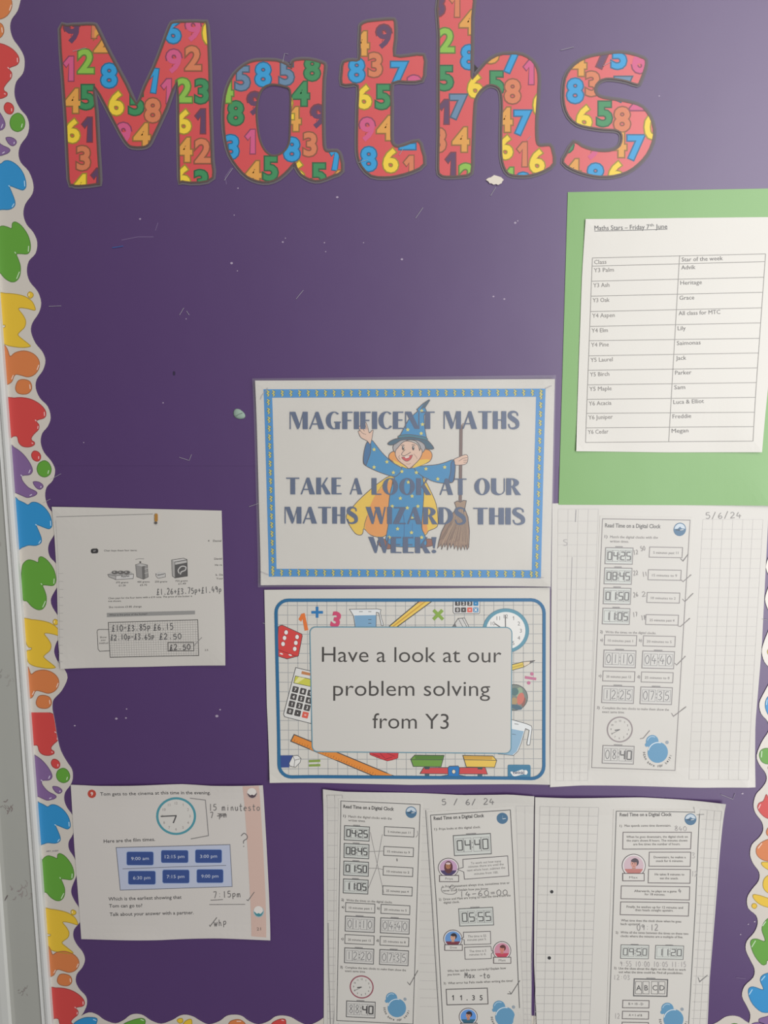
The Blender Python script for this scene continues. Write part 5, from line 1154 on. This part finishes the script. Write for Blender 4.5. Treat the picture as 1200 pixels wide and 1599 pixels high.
def portrait(zf, cx, cy, rx, ry, bg, hair, skin, top, name, plate_, side, sheet=SB, root=g5, scarf=False):
    p = Part('printed_portrait', sheet, root, .16)
    p.fill(zf(ellipse(cx, cy, rx, ry, n=36)), (222, 218, 212), 1); p.stroke(zf(ellipse(cx, cy, rx, ry, n=36)), 1, (84, 70, 76), 2, closed=True); p.fill(zf(ellipse(cx, cy, rx * .86, ry * .86, n=32)), bg, 2)
    c = ellipse(cx, cy, rx * .84, ry * .84, 20, 160, 14)
    p.fill(zf(c + [(cx - rx * .3, cy + ry * .28), (cx + rx * .25, cy + ry * .28)]), top, 3)
    if scarf: p.fill(zf(ellipse(cx, cy - ry * .05, rx * .42, ry * .66, n=20)), hair, 4); p.fill(zf(ellipse(cx - rx * .03, cy - ry * .18, rx * .24, ry * .32, n=16)), skin, 5); p.fill(zf(ellipse(cx - rx * .03, cy - ry * .45, rx * .24, ry * .12, n=12)), (214, 190, 190), 6)
    else:
        p.fill(zf([(cx - rx * .12, cy), (cx + rx * .14, cy), (cx + rx * .16, cy + ry * .36), (cx - rx * .16, cy + ry * .36)]), shade(skin, .9), 4)
        p.fill(zf(ellipse(cx + side * rx * .1, cy - ry * .3, rx * .34, ry * .36, n=18)), hair, 4); p.fill(zf(ellipse(cx, cy - ry * .16, rx * .26, ry * .34, n=18)), skin, 5)
        p.fill(zf(ellipse(cx + side * rx * .06, cy - ry * .44, rx * .3, ry * .16, n=14)), hair, 6)
    for sx in (-.1, .1): p.fill(zf(ellipse(cx + sx * rx, cy - ry * .18, rx * .035, ry * .045, n=8)), (50, 40, 40), 7)
    p.stroke(zf([(cx - rx * .08, cy + ry * .02), (cx, cy + ry * .05), (cx + rx * .08, cy + ry * .02)]), .5, (140, 70, 66), 7)
    x0, y0, x1, y1 = plate_
    p.fill(zf([(x0, y0), (x1, y0), (x1, y1), (x0, y1)]), (214, 210, 202), 8); p.stroke(zf([(x0, y0), (x1, y0), (x1, y1), (x0, y1)]), 1.1, (90, 78, 80), 9, closed=True)
    if name: a, b = zf([(x0 + (x1 - x0) * .3, y1 - (y1 - y0) * .32)])[0], zf([(x1 - (x1 - x0) * .3, y1 - (y1 - y0) * .32)])[0]; p.text(name, *a, *b, 3.4, NS, 10)
    p.build()
portrait(B1, 272, 890, 106, 98, (196, 158, 186), (96, 52, 56), (176, 120, 84), (74, 60, 100), 'Priya', (180, 970, 378, 1034), 1, scarf=True)
portrait(B2, 318, 430, 96, 92, (104, 150, 204), (52, 44, 50), (216, 168, 140), (124, 52, 64), 'Drew', (234, 490, 416, 548), 1)
portrait(B2, 828, 552, 92, 94, (206, 142, 160), (96, 50, 50), (216, 132, 118), (194, 66, 88), 'Matt', (742, 620, 920, 682), 1)
portrait(B2, 478, 1240, 94, 90, (92, 146, 214), (46, 40, 52), (198, 142, 116), (50, 100, 122), '', (400, 1305, 570, 1360), 1)
q = KB_('printed_speech_box')
q.fill(B1([(422, 804), (888, 768), (900, 975), (438, 1010), (432, 935), (362, 905), (426, 888)]), (214, 210, 202), 1)
q.stroke(B1([(422, 804), (888, 768), (900, 975), (438, 1010), (432, 935), (362, 905), (426, 888)]), 1, (94, 88, 90), 3, closed=True)
for a in (('To work out how many', 505, 855, 820, 832), ('minutes there are until the', 478, 892, 846, 864), ('next whole hour, subtract the', 466, 930, 862, 900), ('minutes from 100.', 540, 966, 790, 948)): bt(B1, *a)
q.build()
q = KB_('printed_speech_box'); o_ = B2([(428, 362), (708, 352), (712, 482), (438, 490), (436, 440), (402, 428), (430, 415)]); q.fill(o_, (214, 210, 202), 1); q.stroke(o_, 1, (94, 88, 90), 3, closed=True)
bt(B2, 'The time is 55', 474, 416, 664, 408); bt(B2, 'minutes past 5.', 468, 452, 668, 442); q.build()
q = KB_('printed_speech_box'); o_ = B2([(440, 518), (712, 508), (720, 552), (742, 565), (718, 585), (718, 634), (446, 642)]); q.fill(o_, (214, 210, 202), 1); q.stroke(o_, 1, (94, 88, 90), 3, closed=True)
bt(B2, 'The time is 5', 490, 570, 664, 562); bt(B2, 'minutes to 6.', 490, 606, 664, 598); q.build()
q = KB_('printed_answer_box'); q.stroke(B2([(248, 955), (676, 942), (684, 1106), (256, 1116)]), 1.2, (90, 84, 84), 3, closed=True)
for ch, x in (('1', 318), ('1', 402), ('.', 466), ('3', 532), ('5', 612)):
    c0 = B2([(x, 1042 if ch != '.' else 1064)])[0]; q.glyph(ch, *c0, 8 if ch != '.' else 1.6, NI, 4, .01)
q.build()
badge(Part('printed_badge', SB, g5, .14), 784.8, 1276.5, 8.8, 2)
bubbles(Part('printed_bubbles', SB, g5, .14), 789, 1586, 15.4)
q = Part('handwriting', SB, g5, .14, kind='stuff'); PC2 = (128, 124, 122)
q.stroke(smooth(B1([(205, 1090), (200, 1130), (240, 1160), (320, 1165), (360, 1140), (350, 1105)]), 3, False), .8, PC2, 5); q.stroke(smooth(B1([(285, 1100), (310, 1070), (340, 1090), (310, 1110)]), 3, True), .8, PC2, 5, closed=True)
hand(q, '14-60=00', *B1([(385, 1195)])[0], *B1([(900, 1175)])[0], 8.5, PC2, 1.0, 7); hand(q, 'Max -to', *B2([(440, 838)])[0], *B2([(710, 838)])[0], 8, (108, 105, 104), 1.1, 8)
tick(q, B2([(885, 1000), (925, 1002), (1015, 862)]), (108, 105, 104), 1.1); tick(q, B2([(905, 975), (925, 1002)]), (108, 105, 104), 1.1); q.build()

s6 = Sheet(1.6, waves=((1246, 40, 2.6, 46, 1.2),), lifts=((1131, 1252, 60, 2.5), (828, 1640, 60, 3)))
p6 = slab('exercise_page', edgefn([(835.8, 1242.5), (885, 1243.6), (1000, 1243.8), (1060, 1247), (1131.5, 1251.5)], [(1131.5, 1251.5), (1124, 1330), (1117, 1420), (1108, 1530), (1102, 1660)], [(841, 1660), (1102, 1660)], [(835.8, 1242.5), (834.8, 1400), (834.3, 1500), (841, 1660)]), s6, PG, 30, 30, 0.25,
          label='exercise page at the bottom right with two punched holes and a glued worksheet', cat='worksheet')
mL = homography([(0, 0), (1, 0), (1, 1), (0, 1)], [(843.5, 1257), (935, 1259), (919, 1640), (834, 1640)])
squares(s6, p6, mL, 6, 29, (184, 181, 177), .6)
mR = homography([(0, 0), (1, 0), (1, 1), (0, 1)], [(1093, 1262), (1126, 1264), (1100, 1640), (1070, 1640)])
squares(s6, p6, mR, 3, 27, (186, 183, 178), .55)
for x, y in ((861.8, 1390.8), (858, 1494)):
    q = Part('punched_hole', s6, p6, .16); q.dot(x, y, 3.5, (228, 226, 220), 1, 16); q.dot(x, y, 2.8, (48, 46, 46), 2, 14); q.build()
SCt = Sheet(1.9, waves=((1246, 40, 2.6, 46, 1.2),))
g7 = slab('glued_worksheet', quad((958, 1262), (1096, 1262), (1076, 1660), (945, 1660)), SCt, (214, 210, 202), 14, 28, 0.15, p6, label='printed clock reasoning questions glued to the page')
D1 = lambda p: Z(950, 1220, 6.316, p); D2 = lambda p: Z(950, 1400, 6.316, p)
def KC(n): return Part(n, SCt, g7, .14)
CF = (112, 104, 104); CS = (112, 107, 104)
q = KC('printed_frame'); q.stroke([(947.5, 1650), (950.8, 1599), (957.5, 1420), (962.3, 1264.8), (1084.5, 1266.4)], 1.1, (100, 100, 98), 2); q.stroke([(1071, 1650), (1075, 1599), (1086, 1410), (1091.9, 1269)], 1.1, (100, 100, 98), 2); q.build()
q = KC('printed_text')
def ct(zf, s_, x0, y0, x1, y1, sz=3.5, col=CS, off=0.0): a, b = zf([(x0, y0)])[0], zf([(x1, y1)])[0]; q.text(s_, *a, *b, sz, col, 3, off=off)
ct(D1, 'Read Time on a Digital Clock', 112, 334, 624, 332, 5.2, (100, 96, 95), .016)
for a in ((D1, '1)', 112, 440, 134, 440), (D1, 'Max spends some time downstairs.', 160, 438, 618, 436), (D2, 'What time does the clock show when he goes', 125, 232, 718, 244), (D2, 'back upstairs?', 122, 268, 310, 270), (D2, '2)', 72, 352, 96, 352),
          (D2, 'Write all the times between the times on these two', 120, 350, 788, 364), (D2, 'clocks where the minutes are a multiple of five.', 120, 386, 735, 398), (D2, '3)', 56, 702, 80, 702), (D2, 'Use the clues about the digits on the clock to work', 102, 704, 764, 718), (D2, 'out what the time could be. Find all possibilities.', 102, 740, 735, 752)): ct(*a)
q.build()
def cbox(zf, pts, rows):
    global q
    q = KC('printed_text_box'); q.stroke(zf(pts), 1.1, CF, 3, closed=True)
    for r in rows: ct(zf, *r)
    q.build()
cbox(D1, [(145, 492), (818, 492), (810, 656), (142, 658)], [('When he goes downstairs, the digital clock on', 178, 548, 782, 546), ('the stairs shows 8 hours. The minutes shown', 180, 584, 778, 583), ('are five times the number of hours.', 246, 620, 708, 618)])
cbox(D1, [(403, 688), (812, 688), (806, 828), (400, 826)], [('Downstairs, he makes a', 448, 748, 762, 748), ('snack for 6 minutes.', 468, 784, 738, 784)])
cbox(D1, [(396, 856), (808, 858), (804, 994), (392, 990)], [('He takes 8 minutes to', 458, 916, 748, 918), ('eat the snack.', 508, 954, 690, 956)])
cbox(D1, [(128, 1020), (802, 1028), (798, 1158), (124, 1146)], [('Afterwards, he plays on a game', 256, 1080, 672, 1084), ('for 18 minutes.', 358, 1112, 560, 1116)])
cbox(D2, [(122, 40), (795, 48), (788, 180), (117, 166)], [('Finally, he washes up for 12 minutes and', 180, 98, 735, 108), ('then heads straight upstairs.', 264, 130, 640, 136)])
cbox(D2, [(143, 1008), (402, 1012), (400, 1084), (140, 1082)], [('B = 10 - D', 200, 1054, 342, 1056)])
cbox(D2, [(140, 1116), (398, 1120), (396, 1194), (137, 1190)], [('A = 1 of B', 202, 1164, 332, 1168)])
cbox(D2, [(136, 1224), (396, 1228), (394, 1310), (133, 1306)], [('C + D = 5', 170, 1272, 340, 1276)])
portrait(D1, 250, 820, 114, 112, (206, 180, 186), (84, 72, 80), (206, 150, 136), (190, 120, 112), 'Max', (142, 896, 352, 968), 1, sheet=SCt, root=g7)
rot_display('printed_clock', *D2([(125, 462), (400, 468), (394, 600), (120, 596)]), '0950', sheet=SCt, root=g7, ink=(86, 84, 84))
rot_display('printed_clock', *D2([(466, 468), (742, 474), (736, 606), (460, 600)]), '1120', sheet=SCt, root=g7, ink=(86, 84, 84))
q = KC('printed_clock'); q.stroke(D2([(255, 798), (584, 806), (577, 970), (249, 964)]), 1.6, (104, 102, 102), 3, closed=True); q.stroke(D2([(375, 790), (462, 792)]), 1.2, (150, 148, 146), 3)
for ch, x in (('A', 300), ('B', 373), ('C', 458), ('D', 529)):
    q.stroke(D2([(x - 32, 824), (x + 30, 825), (x + 28, 946), (x - 34, 944)]), .7, (130, 128, 126), 3, closed=True); c0 = D2([(x, 886)])[0]; q.glyph(ch, *c0, 8, (92, 90, 90), 4, 0)
q.build()
badge(Part('printed_badge', SCt, g7, .14), 1078, 1277.6, 9.2, 1)
bubbles(Part('printed_bubbles', SCt, g7, .14), 1051.5, 1589, 15.6)
q = Part('handwriting', SCt, g7, .14, kind='stuff'); P3 = (172, 167, 164)
hand(q, '840', *D1([(650, 478)])[0], *D1([(780, 478)])[0], 7, P3, .9, 1); hand(q, '09:12', *D2([(280, 320)])[0], *D2([(500, 320)])[0], 9.5, (150, 146, 143), 1.1, 2); hand(q, '4', *D1([(690, 1088)])[0], *D1([(725, 1088)])[0], 6, (136, 132, 130), .9, 3)
hand(q, '9:55 10:00 10:05 11:15', *D2([(115, 675)])[0], *D2([(770, 680)])[0], 8, (180, 175, 172), .9, 4); hand(q, '12:03', *D2([(50, 805)])[0], *D2([(220, 805)])[0], 7, (184, 180, 176), .9, 5); hand(q, '12', *D2([(60, 1188)])[0], *D2([(120, 1188)])[0], 8, (184, 180, 176), .9, 6)
hand(q, '3', *D1([(820, 745)])[0], *D1([(865, 745)])[0], 8, (184, 180, 176), .9, 6); hand(q, '12', *D1([(820, 925)])[0], *D1([(880, 925)])[0], 8, (184, 180, 176), .9, 6)
q.build()
q = Part('handwriting', s6, p6, .2, kind='stuff'); tick(q, D2([(885, 785), (900, 828), (978, 762)]), (132, 130, 128), 1.1); q.stroke(D1([(868, 320), (895, 318), (942, 314)]), .9, (140, 138, 136), 3); q.stroke(D1([(840, 240), (852, 305)]), .8, (150, 148, 146), 3); q.build()

# ================================================================== staples, tack, paper scrap
steel = mat((176, 172, 178), .35, .6, 'metal')
def wire(pts, label, group='bare staples in the purple backing', r=0.22, lift=0.5, m=None, name='staple', cat='staple'):
    """bent wire: square-section tube following the points, its ends driven into the board"""
    q = [(P(x, y)[0], -(lift + .25) * .001, P(x, y)[1]) for x, y in pts]
    q = [(q[0][0], 0.0, q[0][2])] + q + [(q[-1][0], 0.0, q[-1][2])]
    V = []; F = []; rr = r * .001; n = len(q)
    for i, c in enumerate(q):
        a, b = Vector(q[max(i - 1, 0)]), Vector(q[min(i + 1, n - 1)]); d = (b - a).normalized()
        u = d.cross(Vector((0, 1, 0)))
        if u.length < .1: u = Vector((1, 0, 0))
        u.normalize(); v = d.cross(u).normalized()
        for k in range(6):
            t = math.tau * k / 6; V.append(tuple(Vector(c) + (u * math.cos(t) + v * math.sin(t)) * rr))
    for i in range(n - 1):
        for k in range(6): F.append([i * 6 + k, i * 6 + (k + 1) % 6, (i + 1) * 6 + (k + 1) % 6, (i + 1) * 6 + k])
    F.append(list(range(5, -1, -1))); F.append([(n - 1) * 6 + k for k in range(6)])
    me = bpy.data.meshes.new(name); me.from_pydata(V, [], F); me.materials.append(m or steel)
    import bmesh
    bm = bmesh.new(); bm.from_mesh(me); bmesh.ops.recalc_face_normals(bm, faces=bm.faces); bm.to_mesh(me); bm.free()
    put(bpy.data.objects.new(name, me), None, label, cat, group)
for pts, lb in ((((77, 478.5), (95.5, 477.8)), 'straight silver staple beside the left border, level with its yellow splat'),
                (((280.5, 714), (296, 719), (299.5, 710)), 'bent silver staple in the purple area left of the wizard poster'),
                (((79, 749), (95, 740)), 'thin staple poking out at the green drop of the left border'),
                (((68, 785), (78.5, 779.5)), 'thin staple on the left border above its blue splat'),
                (((389.5, 791), (404, 786)), 'thin staple at the left edge of the wizard poster'),
                (((281, 492), (287.5, 481)), 'tiny slanting staple in the empty purple middle left'),
                (((292, 486), (296, 492)), 'tiny pale staple just right of the slanting pair on the left'),
                (((463, 467), (474, 453.5)), 'small slanting staple above the wizard poster'),
                (((649.5, 341), (661, 324.5)), 'slanting staple in the purple below the letters t and h'),
                (((766.5, 306), (774.5, 293)), 'slanting staple directly under the white paper scrap'),
                (((876, 79), (896, 74)), 'faint staple at the upper left of the letter s'),
                (((442, 98), (445, 84), (450, 85)), 'bent staple at the top of the letter a'),
                (((351, 282), (357, 273), (364, 263)), 'wavy staple at the lower left of the letter a'),
                (((411, 972.5), (416, 974)), 'short staple at the left edge of the problem solving poster'),
                (((1126, 1240), (1145, 1247.5), (1148, 1239)), 'bent staple above the corner of the bottom right page'),
                (((1190, 966), (1201, 968)), 'small staple beside the right border near the page dated 5/6/24')):
    wire(pts, lb)
for pts, lb in ((((115, 81), (136, 76)), 'silver staple through the first number 2 of the letter M'), (((560.5, 254.5), (575, 250.5)), 'silver staple through the blue 8 at the foot of the letter t'), (((624, 243), (630, 233)), 'short staple through the curved foot of the letter t'),
                (((942, 104), (955, 97)), 'pale staple across the top curve of the letter s'), (((823, 220), (829, 214)), 'short staple in the right leg of the letter h')):
    wire(pts, lb, 'staples holding the letters', lift=1.3)
for pts, lb in ((((409, 623), (411, 618), (420, 606)), 'grey staple at the upper left corner of the wizard poster'), (((852, 606.5), (861, 602.5)), 'grey staple at the upper right corner of the wizard poster'), (((840, 899.5), (849, 900.5)), 'staple at the lower right corner of the wizard poster'), (((409, 891), (421, 896)), 'staple at the lower left corner of the wizard poster')):
    wire(pts, lb, 'staples holding the wizard poster', lift=4.2)
wire([(176, 387), (184, 386), (192, 384.5)], 'blue bristle stuck on the purple paper at the upper left', None, r=.35, m=mat((66, 110, 176), .6, .3), name='bristle', cat='bristle')
rnd = random.Random(3)
sc = [(759, 281.5), (763, 278.5), (767, 277.5), (772, 274), (777, 275.5), (783, 277.5), (787, 281.5), (784.5, 284), (784, 286.5), (778, 289.5), (775, 288), (771, 289), (768, 287), (765, 287), (763, 284)]
plate('paper_scrap', sc, Sheet(1.5), (222, 212, 196), 1.0, rough=.8, spec=.2, label='small torn white paper scrap under the letter h', cat='scrap')
# blob of sticky tack
def blob():
    V = []; F = []; n = 20; cx, cz = P(373.7, 646.7); rings = 6
    for j in range(rings):
        t = j / (rings - 1) * math.pi / 2
        for i in range(n):
            a = math.tau * i / n; rx, rz = .0066 * math.cos(t * .96), .0048 * math.cos(t * .96); k = 1 + .06 * math.sin(3 * a + 1)
            x, z = rx * k * math.cos(a), rz * k * math.sin(a); r = math.radians(-28)
            V.append((cx + x * math.cos(r) - z * math.sin(r), -.0002 - .0022 * math.sin(t), cz + x * math.sin(r) + z * math.cos(r)))
    for j in range(rings - 1):
        for i in range(n): F.append([j * n + i, j * n + (i + 1) % n, (j + 1) * n + (i + 1) % n, (j + 1) * n + i])
    F.append([(rings - 1) * n + i for i in range(n)]); F.append([i for i in range(n)][::-1])
    me = bpy.data.meshes.new('sticky_tack'); me.from_pydata(V, [], F); me.materials.append(mat((150, 170, 156), .7, .3))
    for p in me.polygons: p.use_smooth = True
    import bmesh
    bm = bmesh.new(); bm.from_mesh(me); bmesh.ops.recalc_face_normals(bm, faces=bm.faces); bm.to_mesh(me); bm.free()
    o = put(bpy.data.objects.new('sticky_tack', me), None, 'pale green oval lump of sticky tack left of the wizard poster', 'tack')
    c = Part('crease', Sheet(2.35), o, .1); c.stroke([(368, 651), (374, 647), (380, 645)], .7, (96, 112, 100), 1); c.build()
blob()
